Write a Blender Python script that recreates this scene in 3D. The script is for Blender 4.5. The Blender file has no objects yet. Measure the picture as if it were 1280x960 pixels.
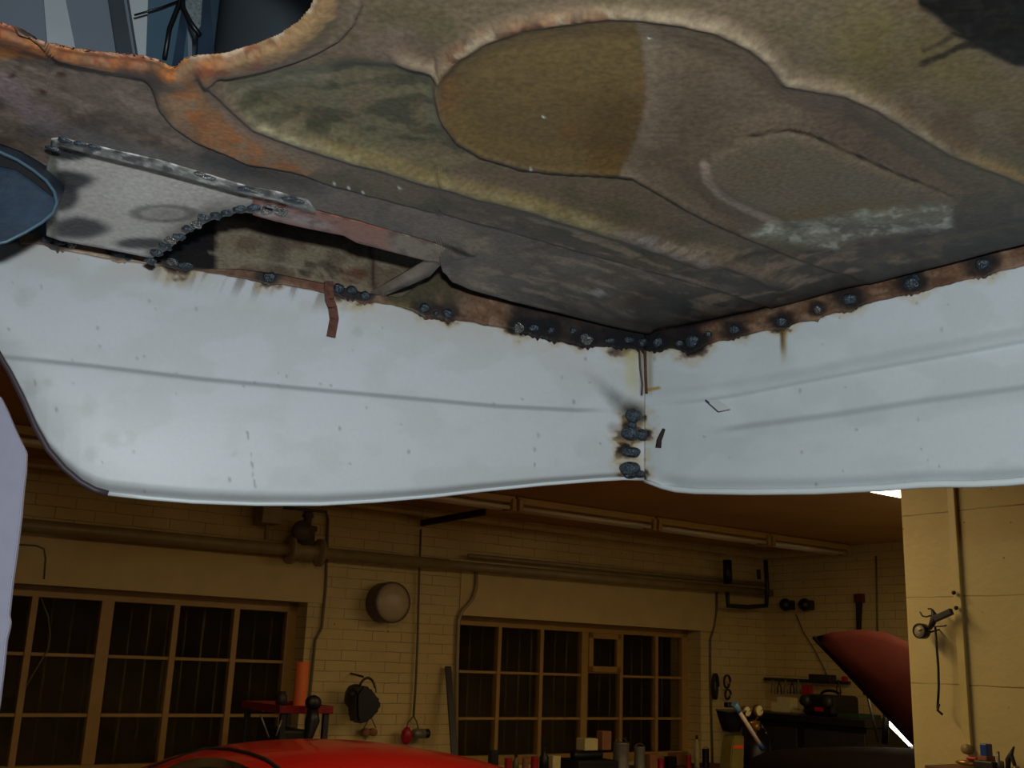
import bpy, bmesh, math, random
import numpy as np
from mathutils import Vector, Matrix
random.seed(7)
SC = bpy.context.scene
COL = SC.collection
# ------------------------------------------------------------------ camera
F_PX = 1340.0; W, H = 1280.0, 960.0
PITCH = math.radians(14.4); ROLL = math.radians(2.2)
EYE = Vector((0, 0, 1.70))
FWD = Vector((0, math.cos(PITCH), math.sin(PITCH)))
_R0 = Vector((1, 0, 0)); _U0 = Vector((0, -math.sin(PITCH), math.cos(PITCH)))
RT = _R0*math.cos(ROLL) + _U0*math.sin(ROLL)
UP = _U0*math.cos(ROLL) - _R0*math.sin(ROLL)
cd = bpy.data.cameras.new('camera'); cam = bpy.data.objects.new('camera', cd); COL.objects.link(cam)
cd.sensor_width = 36; cd.lens = 36*F_PX/W; cd.clip_start = 0.02
m3 = Matrix((RT, UP, -FWD)).transposed()
cam.matrix_world = Matrix.Translation(EYE) @ m3.to_4x4()
SC.camera = cam
# ------------------------------------------------------------------ light
SC.view_settings.view_transform = 'Standard'; SC.view_settings.look = 'None'
SC.view_settings.exposure = 0.0; SC.view_settings.gamma = 1.0
SC.view_settings.use_curve_mapping = False
wd = bpy.data.worlds.new('night'); SC.world = wd; wd.use_nodes = True
bgn = wd.node_tree.nodes['Background']; bgn.inputs[0].default_value = (0.6, 0.35, 0.12, 1); bgn.inputs[1].default_value = 0.012
# the camera's own flash, a small lamp just above the lens
fl = bpy.data.lights.new('camera_flash', 'AREA'); fl.shape = 'RECTANGLE'; fl.size = 0.035; fl.size_y = 0.02
fl.energy = 7.1; fl.color = (0.90, 0.97, 1.0)
flo = bpy.data.objects.new('camera_flash', fl); COL.objects.link(flo)
flo.matrix_world = Matrix.Translation(EYE + UP*0.07 + RT*0.02 - FWD*0.02) @ m3.to_4x4()
WARM = (1.0, 0.52, 0.08)

# ------------------------------------------------------------------ pixels -> points
def ray(px, py):
    return (FWD*F_PX + RT*(px-W/2) + UP*(H/2-py)).normalized()
def on_z(px, py, z):
    d = ray(px, py); return EYE + d*((z-EYE.z)/d.z)
def on_plane(px, py, P, n):
    d = ray(px, py); return EYE + d*((P-EYE).dot(n)/d.dot(n))
class Frame:
    """upright frame: x along a wall, y into the wall, z up; origin on the floor"""
    def __init__(s, o, ang):
        s.o = Vector((o[0], o[1], 0)); s.a = ang
        s.ex = Vector((math.cos(ang), math.sin(ang), 0)); s.ey = Vector((-math.sin(ang), math.cos(ang), 0))
    def w(s, x, y, z): return s.o + s.ex*x + s.ey*y + Vector((0, 0, z))
    def px(s, px, py, y=0.0):
        P = on_plane(px, py, s.o + s.ey*y, s.ey); d = P - s.o
        return d.dot(s.ex), P.z
A1 = math.radians(35.5)
F0 = Frame((0, 9.0), A1)
_c = on_plane(956, 800, F0.o, F0.ey)
F1 = Frame((_c.x, _c.y), A1)                      # far wall, x<0 along it from its right-hand corner
F2 = Frame((_c.x, _c.y), A1-math.pi/2)            # wall on the right, x>0 towards the camera
_p = EYE + ray(1134, 800)*(4.75)
F3 = Frame((_p.x, _p.y), A1-math.pi/2)            # near brick pier
CEIL = F1.px(956, 690)[1]

# ------------------------------------------------------------------ materials
def s2l(c): 
    c = np.asarray(c, float)/255.0
    return np.where(c <= 0.04045, c/12.92, ((c+0.055)/1.055)**2.4)
def hexc(r, g, b): return tuple(float(v) for v in s2l((r, g, b)))+(1,)
MATS = {}
def mat(name, col, rough=0.6, metal=0.0, var=0.15, scale=20, bump=0.0, bscale=60, emit=None, es=0):
    if name in MATS: return MATS[name]
    m = bpy.data.materials.new(name); m.use_nodes = True; nt = m.node_tree
    b = nt.nodes['Principled BSDF']; b.inputs['Roughness'].default_value = rough; b.inputs['Metallic'].default_value = metal
    tc = nt.nodes.new('ShaderNodeTexCoord')
    n = nt.nodes.new('ShaderNodeTexNoise'); n.inputs['Scale'].default_value = scale; n.inputs['Detail'].default_value = 5
    nt.links.new(tc.outputs['Object'], n.inputs['Vector'])
    r = nt.nodes.new('ShaderNodeValToRGB')
    c = col[:3]
    r.color_ramp.elements[0].position = 0.3; r.color_ramp.elements[1].position = 0.7
    r.color_ramp.elements[0].color = tuple(v*(1-var) for v in c)+(1,)
    r.color_ramp.elements[1].color = tuple(min(1, v*(1+var)) for v in c)+(1,)
    nt.links.new(n.outputs['Fac'], r.inputs['Fac']); nt.links.new(r.outputs['Color'], b.inputs['Base Color'])
    if bump:
        n2 = nt.nodes.new('ShaderNodeTexNoise'); n2.inputs['Scale'].default_value = bscale; n2.inputs['Detail'].default_value = 6
        nt.links.new(tc.outputs['Object'], n2.inputs['Vector'])
        bp = nt.nodes.new('ShaderNodeBump'); bp.inputs['Strength'].default_value = bump; bp.inputs['Distance'].default_value = 0.01
        nt.links.new(n2.outputs['Fac'], bp.inputs['Height']); nt.links.new(bp.outputs['Normal'], b.inputs['Normal'])
    if emit:
        b.inputs['Emission Color'].default_value = tuple(emit)+(1,); b.inputs['Emission Strength'].default_value = es
    MATS[name] = m; return m
def brick_mat(name, c1, c2, cm, bw=0.25, bh=0.075, mort=0.006, bump=0.5, smooth=0.35):
    m = bpy.data.materials.new(name); m.use_nodes = True; nt = m.node_tree; L = nt.links
    b = nt.nodes['Principled BSDF']; b.inputs['Roughness'].default_value = 0.55
    tc = nt.nodes.new('ShaderNodeTexCoord'); sp = nt.nodes.new('ShaderNodeSeparateXYZ'); cb = nt.nodes.new('ShaderNodeCombineXYZ')
    L.new(tc.outputs['Object'], sp.inputs[0]); L.new(sp.outputs['X'], cb.inputs['X']); L.new(sp.outputs['Z'], cb.inputs['Y'])
    # wobble
    nz = nt.nodes.new('ShaderNodeTexNoise'); nz.inputs['Scale'].default_value = 9; nz.inputs['Detail'].default_value = 3
    L.new(tc.outputs['Object'], nz.inputs['Vector'])
    ml = nt.nodes.new('ShaderNodeVectorMath'); ml.operation = 'MULTIPLY_ADD'
    ml.inputs[1].default_value = (0.012, 0.012, 0); L.new(nz.outputs['Color'], ml.inputs[0]); L.new(cb.outputs[0], ml.inputs[2])
    br = nt.nodes.new('ShaderNodeTexBrick'); br.inputs['Scale'].default_value = 1.0
    br.inputs['Brick Width'].default_value = bw; br.inputs['Row Height'].default_value = bh
    br.inputs['Mortar Size'].default_value = mort; br.inputs['Mortar Smooth'].default_value = smooth
    br.inputs['Color1'].default_value = c1; br.inputs['Color2'].default_value = c2; br.inputs['Mortar'].default_value = cm
    L.new(ml.outputs[0], br.inputs['Vector'])
    # paint fills many of the joints, so the joint colour shows only here and there
    n2 = nt.nodes.new('ShaderNodeTexNoise'); n2.inputs['Scale'].default_value = 3.5; n2.inputs['Detail'].default_value = 6
    L.new(tc.outputs['Object'], n2.inputs['Vector'])
    rp = nt.nodes.new('ShaderNodeValToRGB'); rp.color_ramp.elements[0].position = 0.42; rp.color_ramp.elements[1].position = 0.62
    L.new(n2.outputs['Fac'], rp.inputs['Fac'])
    mx = nt.nodes.new('ShaderNodeMix'); mx.data_type = 'RGBA'
    hv = nt.nodes.new('ShaderNodeMix'); hv.data_type = 'FLOAT'; hv.inputs[2].default_value = 0.45; hv.inputs[3].default_value = 1.0
    L.new(rp.outputs['Color'], hv.inputs[0])
    fm = nt.nodes.new('ShaderNodeMath'); fm.operation = 'MULTIPLY'; L.new(br.outputs['Fac'], fm.inputs[0]); L.new(hv.outputs[0], fm.inputs[1])
    L.new(fm.outputs[0], mx.inputs[0]); mx.inputs[7].default_value = cm
    n3 = nt.nodes.new('ShaderNodeTexNoise'); n3.inputs['Scale'].default_value = 1.2; n3.inputs['Detail'].default_value = 8; n3.inputs['Roughness'].default_value = 0.65
    L.new(tc.outputs['Object'], n3.inputs['Vector'])
    r3 = nt.nodes.new('ShaderNodeValToRGB'); r3.color_ramp.elements[0].color = c2; r3.color_ramp.elements[1].color = c1
    r3.color_ramp.elements[0].position = 0.35; r3.color_ramp.elements[1].position = 0.6
    L.new(n3.outputs['Fac'], r3.inputs['Fac']); L.new(r3.outputs['Color'], mx.inputs[6])
    # chips
    n4 = nt.nodes.new('ShaderNodeTexNoise'); n4.inputs['Scale'].default_value = 26; n4.inputs['Detail'].default_value = 4
    L.new(tc.outputs['Object'], n4.inputs['Vector'])
    r4 = nt.nodes.new('ShaderNodeValToRGB'); r4.color_ramp.elements[0].position = 0.70; r4.color_ramp.elements[1].position = 0.74
    L.new(n4.outputs['Fac'], r4.inputs['Fac'])
    m4 = nt.nodes.new('ShaderNodeMix'); m4.data_type = 'RGBA'; m4.inputs[7].default_value = tuple(v*0.35 for v in cm[:3])+(1,)
    L.new(r4.outputs['Color'], m4.inputs[0]); L.new(mx.outputs[2], m4.inputs[6]); L.new(m4.outputs[2], b.inputs['Base Color'])
    bp = nt.nodes.new('ShaderNodeBump'); bp.invert = True; bp.inputs['Strength'].default_value = bump; bp.inputs['Distance'].default_value = 0.012
    L.new(br.outputs['Fac'], bp.inputs['Height'])
    bp2 = nt.nodes.new('ShaderNodeBump'); bp2.inputs['Strength'].default_value = 0.35; bp2.inputs['Distance'].default_value = 0.006
    L.new(n4.outputs['Fac'], bp2.inputs['Height']); L.new(bp.outputs['Normal'], bp2.inputs['Normal']); L.new(bp2.outputs['Normal'], b.inputs['Normal'])
    return m
def attr_mat(name, rough=0.5, metal=0.0, bump=0.25, bscale=90, fine=0.25, spec=0.5, coat=0.0):
    """colour from the mesh's paint-and-rust map, with fine grain on top"""
    m = bpy.data.materials.new(name); m.use_nodes = True; nt = m.node_tree; L = nt.links
    b = nt.nodes['Principled BSDF']; b.inputs['Roughness'].default_value = rough; b.inputs['Metallic'].default_value = metal
    b.inputs['Specular IOR Level'].default_value = spec; b.inputs['Coat Weight'].default_value = coat; b.inputs['Coat Roughness'].default_value = 0.35
    a = nt.nodes.new('ShaderNodeAttribute'); a.attribute_name = 'paint'
    tc = nt.nodes.new('ShaderNodeTexCoord')
    n = nt.nodes.new('ShaderNodeTexNoise'); n.inputs['Scale'].default_value = 240; n.inputs['Detail'].default_value = 5
    L.new(tc.outputs['Object'], n.inputs['Vector'])
    r = nt.nodes.new('ShaderNodeMapRange'); r.inputs[1].default_value = 0.3; r.inputs[2].default_value = 0.7
    r.inputs[3].default_value = 1-fine; r.inputs[4].default_value = 1+fine; L.new(n.outputs['Fac'], r.inputs[0])
    v = nt.nodes.new('ShaderNodeVectorMath'); v.operation = 'SCALE'; L.new(a.outputs['Color'], v.inputs[0]); L.new(r.outputs[0], v.inputs['Scale'])
    L.new(v.outputs[0], b.inputs['Base Color'])
    n2 = nt.nodes.new('ShaderNodeTexNoise'); n2.inputs['Scale'].default_value = bscale; n2.inputs['Detail'].default_value = 7
    L.new(tc.outputs['Object'], n2.inputs['Vector'])
    bp = nt.nodes.new('ShaderNodeBump'); bp.inputs['Strength'].default_value = bump; bp.inputs['Distance'].default_value = 0.004
    L.new(n2.outputs['Fac'], bp.inputs['Height']); L.new(bp.outputs['Normal'], b.inputs['Normal'])
    return m

# ------------------------------------------------------------------ mesh builders
class MB:
    def __init__(s): s.bm = bmesh.new()
    def box(s, c, d, bev=0.0, rot=None):
        g = bmesh.ops.create_cube(s.bm, size=1.0); vs = g['verts']
        M = Matrix.Translation(Vector(c)) @ (rot.to_4x4() if rot else Matrix.Identity(4)) @ Matrix.Diagonal((d[0], d[1], d[2], 1))
        bmesh.ops.transform(s.bm, matrix=M, verts=vs)
        if bev:
            es = list({e for v in vs for e in v.link_edges})
            bmesh.ops.bevel(s.bm, geom=es, offset=bev, segments=2, affect='EDGES', profile=0.5)
        return s
    def bar(s, a, b, w, h, bev=0.0):
        a = Vector(a); b = Vector(b); d = b-a
        q = d.to_track_quat('X', 'Z')
        return s.box((a+b)/2, (d.length, w, h), bev, q.to_matrix())
    def tube(s, pts, r, n=10, cap=True):
        pts = [Vector(p) for p in pts]; k = len(pts)
        rr = r if isinstance(r, (list, tuple)) else [r]*k
        rings = []; ref = None
        for i, p in enumerate(pts):
            t = (pts[min(i+1, k-1)] - pts[max(i-1, 0)]).normalized()
            if ref is None:
                ref = Vector((0, 0, 1)) if abs(t.z) < 0.9 else Vector((1, 0, 0))
            u = (ref - t*ref.dot(t)).normalized(); ref = u; v = t.cross(u)
            rings.append([s.bm.verts.new(p + (u*math.cos(2*math.pi*j/n)+v*math.sin(2*math.pi*j/n))*rr[i]) for j in range(n)])
        for i in range(k-1):
            for j in range(n):
                f = s.bm.faces.new((rings[i][j], rings[i][(j+1) % n], rings[i+1][(j+1) % n], rings[i+1][j])); f.smooth = True
        if cap:
            s.bm.faces.new(list(reversed(rings[0]))); s.bm.faces.new(rings[-1])
        return s
    def lathe(s, prof, c=(0, 0, 0), axis='Z', n=24, rot=None):
        """prof: list of (radius, height)"""
        R = {'Z': Matrix.Identity(3), 'X': Matrix.Rotation(math.pi/2, 3, 'Y'), 'Y': Matrix.Rotation(-math.pi/2, 3, 'X')}[axis]
        if rot: R = rot
        c = Vector(c); rings = []
        for (r, h) in prof:
            if r < 1e-6: rings.append([s.bm.verts.new(c + R @ Vector((0, 0, h)))])
            else: rings.append([s.bm.verts.new(c + R @ Vector((r*math.cos(2*math.pi*j/n), r*math.sin(2*math.pi*j/n), h))) for j in range(n)])
        for a, b in zip(rings, rings[1:]):
            for j in range(n):
                j2 = (j+1) % n
                q = [a[0] if len(a) == 1 else a[j]]
                if len(a) > 1: q.append(a[j2])
                q.append(b[0] if len(b) == 1 else b[j2])
                if len(b) > 1: q.append(b[j])
                if len(q) >= 3:
                    f = s.bm.faces.new(q); f.smooth = True
        for e, rv in ((rings[0], True), (rings[-1], False)):
            if len(e) > 1: s.bm.faces.new(list(reversed(e)) if rv else e)
        return s
    def prism(s, poly, y0, y1, bev=0.0):
        """polygon in x,z extruded along y"""
        a = [s.bm.verts.new((p[0], y0, p[1])) for p in poly]; b = [s.bm.verts.new((p[0], y1, p[1])) for p in poly]
        n = len(poly); fs = [s.bm.faces.new(a), s.bm.faces.new(list(reversed(b)))]
        for i in range(n): fs.append(s.bm.faces.new((a[i], b[i], b[(i+1) % n], a[(i+1) % n])))
        bmesh.ops.recalc_face_normals(s.bm, faces=fs)
        if bev:
            es = list({e for v in a+b for e in v.link_edges}); bmesh.ops.bevel(s.bm, geom=es, offset=bev, segments=2, affect='EDGES')
        return s
    def blob(s, c, r, seed=0, amp=0.2, sub=3):
        g = bmesh.ops.create_icosphere(s.bm, subdivisions=sub, radius=1.0)
        rnd = random.Random(seed); ph = [(Vector((rnd.uniform(-3, 3), rnd.uniform(-3, 3), rnd.uniform(-3, 3))), rnd.uniform(0, 6)) for _ in range(6)]
        r = Vector(r) if not isinstance(r, (int, float)) else Vector((r, r, r)); c = Vector(c)
        for v in g['verts']:
            k = 1 + amp*sum(math.sin(v.co.dot(p)*1.4+o) for p, o in ph)/3
            v.co = Vector((v.co.x*r.x, v.co.y*r.y, v.co.z*r.z))*k + c
        for v in g['verts']:
            for f in v.link_faces: f.smooth = True
        return s
    def build(s, name, m, parent=None, loc=None, rz=0.0):
        bmesh.ops.recalc_face_normals(s.bm, faces=s.bm.faces)
        me = bpy.data.meshes.new(name); s.bm.to_mesh(me); s.bm.free()
        o = bpy.data.objects.new(name, me); COL.objects.link(o)
        if m: me.materials.append(m)
        if parent: o.parent = parent
        if loc is not None: o.location = loc; o.rotation_euler.z = rz
        return o
def tag(o, label=None, cat=None, group=None, kind=None):
    if label: o['label'] = label
    if cat: o['category'] = cat
    if group: o['group'] = group
    if kind: o['kind'] = kind
    return o
def empty(name, loc=(0, 0, 0), rz=0.0, **k):
    o = bpy.data.objects.new(name, None); COL.objects.link(o); o.location = loc; o.rotation_euler.z = rz; o.empty_display_size = 0.1
    return tag(o, **k)
def grid_mesh(name, P, paint, m, parent, keep=None, solid=0.0, smooth=True):
    """P: (r,c,3) points, paint: (r,c,3) linear colour"""
    R, C, _ = P.shape; me = bpy.data.meshes.new(name)
    idx = np.arange(R*C).reshape(R, C)
    q = np.stack([idx[:-1, :-1], idx[:-1, 1:], idx[1:, 1:], idx[1:, :-1]], -1)
    if keep is not None:
        k = keep[:-1, :-1] & keep[:-1, 1:] & keep[1:, 1:] & keep[1:, :-1]; q = q[k]
    q = q.reshape(-1, 4)
    used = np.unique(q); rm = -np.ones(R*C, int); rm[used] = np.arange(len(used))
    me.from_pydata(P.reshape(-1, 3)[used].tolist(), [], rm[q].tolist()); me.update()
    a = me.color_attributes.new('paint', 'FLOAT_COLOR', 'POINT')
    cc = np.ones((len(used), 4), np.float32); cc[:, :3] = np.clip(paint.reshape(-1, 3)[used], 0, 1); a.data.foreach_set('color', cc.ravel())
    me.polygons.foreach_set('use_smooth', [smooth]*len(me.polygons))
    o = bpy.data.objects.new(name, me); COL.objects.link(o); me.materials.append(m); o.parent = parent
    if solid:
        s = o.modifiers.new('sheet', 'SOLIDIFY'); s.thickness = solid; s.offset = 0
    return o
# ---- numpy helpers for the stains (all in the photo's own x,y measured on the surface)
def pdist(U, V, pts):
    """distance to a polyline, signed side (+ = below / right), and position along 0..1"""
    best = np.full(U.shape, 1e9); side = np.zeros(U.shape); along = np.zeros(U.shape)
    n = len(pts)-1
    for i in range(n):
        ax, ay = pts[i][:2]; bx, by = pts[i+1][:2]; dx, dy = bx-ax, by-ay; L2 = dx*dx+dy*dy+1e-9
        t = np.clip(((U-ax)*dx+(V-ay)*dy)/L2, 0, 1); ex = U-(ax+t*dx); ey = V-(ay+t*dy); d = np.hypot(ex, ey)
        sd = np.sign(dx*(V-ay)-dy*(U-ax))
        m = d < best; best = np.where(m, d, best); side = np.where(m, sd, side); along = np.where(m, (i+t)/n, along)
    return best, side, along
def smooth(a, b, x):
    t = np.clip((x-a)/(b-a), 0, 1); return t*t*(3-2*t)
_rng = np.random.RandomState(5); _LAT = _rng.rand(256, 256)
def vnoise(x, y):
    xi = np.floor(x).astype(int); yi = np.floor(y).astype(int); fx = x-xi; fy = y-yi; fx = fx*fx*(3-2*fx); fy = fy*fy*(3-2*fy)
    g = lambda a, b: _LAT[a % 256, b % 256]
    return (g(xi, yi)*(1-fx)+g(xi+1, yi)*fx)*(1-fy)+(g(xi, yi+1)*(1-fx)+g(xi+1, yi+1)*fx)*fy
def fbm(x, y, o=4):
    s = 0; a = 1; t = 0
    for i in range(o): s = s+a*vnoise(x*2**i+i*17.3, y*2**i+i*9.1); t += a; a *= .5
    return s/t
def inpoly(U, V, poly):
    r = np.zeros(U.shape, bool); n = len(poly); j = n-1
    for i in range(n):
        xi, yi = poly[i]; xj, yj = poly[j]
        c = ((yi > V) != (yj > V)) & (U < (xj-xi)*(V-yi)/((yj-yi) or 1e-9)+xi); r ^= c; j = i
    return r
def sdpoly(U, V, poly):
    d, _, _ = pdist(U, V, list(poly)+[poly[0]]); return np.where(inpoly(U, V, poly), -d, d)
def mixc(C, c, m):
    c = s2l(c); return C*(1-m[..., None])+c*m[..., None]
def unproj_z(U, V, z):
    d = [FWD[i]*F_PX + RT[i]*(U-W/2) + UP[i]*(H/2-V) for i in range(3)]
    t = (z-EYE.z)/d[2]; return np.stack([EYE[i]+d[i]*t for i in range(3)], -1)
def unproj_pl(U, V, P, n, off):
    """point on the plane through P with normal n shifted by off (array) along n"""
    d = [FWD[i]*F_PX + RT[i]*(U-W/2) + UP[i]*(H/2-V) for i in range(3)]
    den = d[0]*n.x+d[1]*n.y+d[2]*n.z; t = ((P-EYE).dot(n)+off)/den
    return np.stack([EYE[i]+d[i]*t for i in range(3)], -1)
def interp(x, pts):
    a = np.array(pts, float); return np.interp(x, a[:, 0], a[:, 1])
# ================================================================== THE ROOM
BR_FAR = brick_mat('painted_brick', hexc(212, 188, 122), hexc(194, 168, 104), hexc(150, 128, 84), mort=0.004, bump=0.35)
BR_PIER = brick_mat('painted_pier_brick', hexc(210, 192, 128), hexc(196, 178, 116), hexc(130, 112, 70), bw=60, bh=0.335, mort=0.003, bump=0.2)
M_PLASTER = mat('lintel_plaster', hexc(205, 180, 118), 0.7, var=0.06, scale=6, bump=0.25, bscale=90)
M_CEIL = mat('ceiling_paint', hexc(190, 148, 84), 0.8, var=0.12, scale=1.5, bump=0.1)
M_FLOOR = mat('concrete_floor', hexc(88, 84, 76), 0.7, var=0.25, scale=3, bump=0.2)
M_FRAME = mat('window_paint', hexc(168, 130, 66), 0.45, var=0.08, scale=14, bump=0.1)
M_BAR = mat('window_bar_iron', hexc(118, 104, 66), 0.6, var=0.2)
M_GLASS = bpy.data.materials.new('night_glass'); M_GLASS.use_nodes = True
_b = M_GLASS.node_tree.nodes['Principled BSDF']; _b.inputs['Base Color'].default_value = (0.9, 0.9, 0.85, 1)
_b.inputs['Roughness'].default_value = 0.06; _b.inputs['Transmission Weight'].default_value = 1.0; _b.inputs['IOR'].default_value = 1.12

def wall_with_holes(name, fr, x0, x1, holes, th, m):
    """holes: (xa, xb, za, zb)"""
    mb = MB(); xs = sorted({x0, x1} | {h[0] for h in holes} | {h[1] for h in holes})
    for a, b in zip(xs, xs[1:]):
        mid = (a+b)/2; h = [q for q in holes if q[0] < mid < q[1]]
        if not h: mb.box((mid, th/2, CEIL/2), (b-a, th, CEIL))
        else:
            za, zb = h[0][2], h[0][3]
            mb.box((mid, th/2, za/2), (b-a, th, za)); mb.box((mid, th/2, (zb+CEIL)/2), (b-a, th, CEIL-zb))
    return tag(mb.build(name, m, loc=fr.o, rz=fr.a), kind='structure')
REV = 0.20      # depth of the window reveals
w1r = F1.px(381, 800)[0]; w1t = F1.px(381, 753)[1]; w1l = w1r-4.35
w2l = F1.px(572, 850)[0]; w2r = F1.px(876, 840)[0]; w2t = F1.px(700, 777)[1]
SILL = 0.88
wall_with_holes('wall_far', F1, -11.5, 0.0, [(w1l, w1r, SILL, w1t), (w2l, w2r, SILL, w2t)], 0.40, BR_FAR)
RIGHT_L = 11.5
tag(MB().box((RIGHT_L/2, 0.15, CEIL/2), (RIGHT_L, 0.3, CEIL)).build('wall_right', BR_FAR, loc=F2.o, rz=F2.a), kind='structure')
FL = Frame((F1.w(-11.5, 0, 0).x, F1.w(-11.5, 0, 0).y), A1-math.pi/2)
tag(MB().box((RIGHT_L/2, -0.15, CEIL/2), (RIGHT_L, 0.3, CEIL)).build('wall_left', BR_FAR, loc=FL.o, rz=FL.a), kind='structure')
tag(MB().box((-5.75, -RIGHT_L-0.15, CEIL/2), (11.5+0.6, 0.3, CEIL)).build('wall_near', BR_FAR, loc=F1.o, rz=F1.a), kind='structure')
tag(MB().box((-5.75, -RIGHT_L/2+0.05, -0.1), (12.3, RIGHT_L+0.8, 0.2)).build('floor', M_FLOOR, loc=F1.o, rz=F1.a), kind='structure')
tag(MB().box((-5.75, -RIGHT_L/2+0.05, CEIL+0.1), (12.3, RIGHT_L+0.8, 0.2)).build('ceiling', M_CEIL, loc=F1.o, rz=F1.a), kind='structure')
# the near brick pier
PIER_L = 2.2
tag(MB().box((PIER_L/2, 0.14, CEIL/2), (PIER_L, 0.28, CEIL), 0.012).build('wall_pier', BR_PIER, loc=F3.o, rz=F3.a), kind='structure')
# plaster lintel bands over the windows
def lintel(name, pl, pr, ptop, xr_extra=0.0):
    a = pl; b = pr
    return tag(MB().box(((a+b)/2, -0.006, (ptop[0]+ptop[1])/2), (b-a, 0.012, ptop[1]-ptop[0]), 0.003).build(name, M_PLASTER, loc=F1.o, rz=F1.a), kind='structure')
z_pipe = F1.px(475, 694, -0.12)[1]
lintel('trim_1', w1l-0.15, F1.px(405, 760)[0], (w1t, z_pipe+0.02))
lintel('trim_2', w2l-0.02, F1.px(893, 760)[0], (w2t, z_pipe+0.02))
for nm, a, b, zb in (('trim_3', w1l-.1, w1r+.1, SILL), ('trim_4', w2l-.1, w2r+.1, SILL)):
    tag(MB().box(((a+b)/2, REV/2-0.02, SILL-0.02), (b-a-.2, REV+0.04, 0.05), 0.005).build(nm, M_PLASTER, loc=F1.o, rz=F1.a), kind='structure')

def window(name, xl, xr, zt, mull, rails, casement=None, barstep=0.13):
    """mull: list of (x, half width) ; rails: z list. panes between them"""
    root = empty(name, F1.o, F1.a, kind='structure'); y = REV
    f = MB(); fw = 0.055
    f.box((xl+fw/2, y, (zt+SILL)/2), (fw, 0.07, zt-SILL), .004).box((xr-fw*.7, y, (zt+SILL)/2), (fw*1.4, 0.07, zt-SILL), .004)
    f.box(((xl+xr)/2, y, zt-0.035), (xr-xl, 0.07, 0.07), .004).box(((xl+xr)/2, y, SILL+0.03), (xr-xl, 0.07, 0.06), .004)
    f.build('window_frame', M_FRAME, root)
    xs = [xl+fw] + [m for m in mull] + [xr-fw*1.4]
    for m, hw in mull:
        MB().box((m, y-0.003, (zt+SILL)/2), (hw*2, 0.066, zt-SILL-0.12), .004).build('mullion', M_FRAME, root)
    edges = [xl+fw] + sum([[m-hw, m+hw] for m, hw in mull], []) + [xr-fw*1.4]
    cols = [(edges[i], edges[i+1]) for i in range(0, len(edges), 2)]
    for ci, (a, b) in enumerate(cols):
        zs = [zt-0.07] + list(rails) + [SILL+0.06]
        if casement is not None and ci == casement[0]:
            zs = [zt-0.07, casement[1]] + list(rails[1:]) + [SILL+0.06]
        for z in zs[1:-1]:
            MB().box(((a+b)/2, y-0.002, z), (b-a, 0.05, 0.022), .003).build('glazing_bar', M_FRAME, root)
        for k, (z1, z0) in enumerate(zip(zs, zs[1:])):
            p = MB().box(((a+b)/2, y+0.005, (z0+z1)/2), (b-a+0.01, 0.004, z1-z0)).build('pane', M_GLASS, root)
            if casement is not None and ci == casement[0] and k == 0:
                c = MB(); w = 0.05
                for xx in (a+w/2, b-w/2): c.box((xx, y-0.03, (z0+z1)/2), (w, 0.04, z1-z0), .004)
                for zz in (z0+w/2, z1-w/2): c.box(((a+b)/2, y-0.03, zz), (b-a, 0.04, w), .004)
                c.build('casement_frame', M_FRAME, root)
    x = xl+0.08
    while x < xr-0.05:
        MB().tube([(x, y+0.16, SILL-0.0), (x, y+0.16, zt)], 0.008, 6).build('security_bar', M_BAR, root); x += barstep
    return root
PX1 = lambda p, y=830: F1.px(p, y, REV)[0]
r1 = [F1.px(212, 823, REV)[1], F1.px(212, 894, REV)[1]]
window('window_1', w1l, w1r, w1t, [(PX1(30)-1.25, .03), (PX1(30)-0.62, .03), (PX1(31), .021), (PX1(124), .042), (PX1(212), .021), (PX1(288), .021)], r1)
r2 = [F1.px(700, 843, REV)[1], F1.px(700, 898, REV)[1]]
window('window_2', w2l, w2r, w2t, [(PX1(621), .018), (PX1(674), .018), (PX1(728), .036), (PX1(774), .018), (PX1(818), .018)], r2, casement=(3, F1.px(750, 840, REV)[1]))
# outer night wall seen through the panes: a rendered wall across the yard
M_YARD = mat('yard_wall', hexc(120, 104, 84), 0.9, var=0.3, scale=2)
tag(MB().box((-4.75, 2.4, 1.5), (14, 0.2, 3.4)).build('wall_yard', M_YARD, loc=F1.o, rz=F1.a), kind='structure')

# ---- fluorescent fittings: an unlit row near the far wall, a lit row nearer
M_ENAMEL = mat('fitting_enamel', hexc(190, 156, 86), 0.4, var=0.05)
M_TUBE = mat('unlit_tube', hexc(235, 225, 195), 0.3, var=0.02)
M_LIT = mat('lit_tube', hexc(255, 240, 210), 0.3, var=0.0, emit=(1.0, 0.86, 0.6), es=9)
zf = CEIL-0.10
def along(px, py, z):
    P = on_z(px, py, z) - F1.o; return P.dot(F1.ex), P.dot(F1.ey)
def fitting(x0, x1, y, lit, label, group):
    root = empty('fluorescent_fitting', F1.w((x0+x1)/2, y, zf), F1.a, label=label, cat='ceiling light', group=group)
    Lh = (x1-x0)/2-0.01
    MB().box((0, 0, 0.07), (2*Lh, 0.11, 0.05), .006).build('housing', M_ENAMEL, root)
    for s in (-1, 1):
        MB().box((s*(Lh-0.02), 0, 0.03), (0.035, 0.15, 0.09), .006).build('end_cap', M_ENAMEL, root)
        MB().tube([(-Lh+.05, s*0.045, 0.012), (Lh-.05, s*0.045, 0.012)], 0.016, 12).build('tube', M_LIT if lit else M_TUBE, root)
    return root
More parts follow.
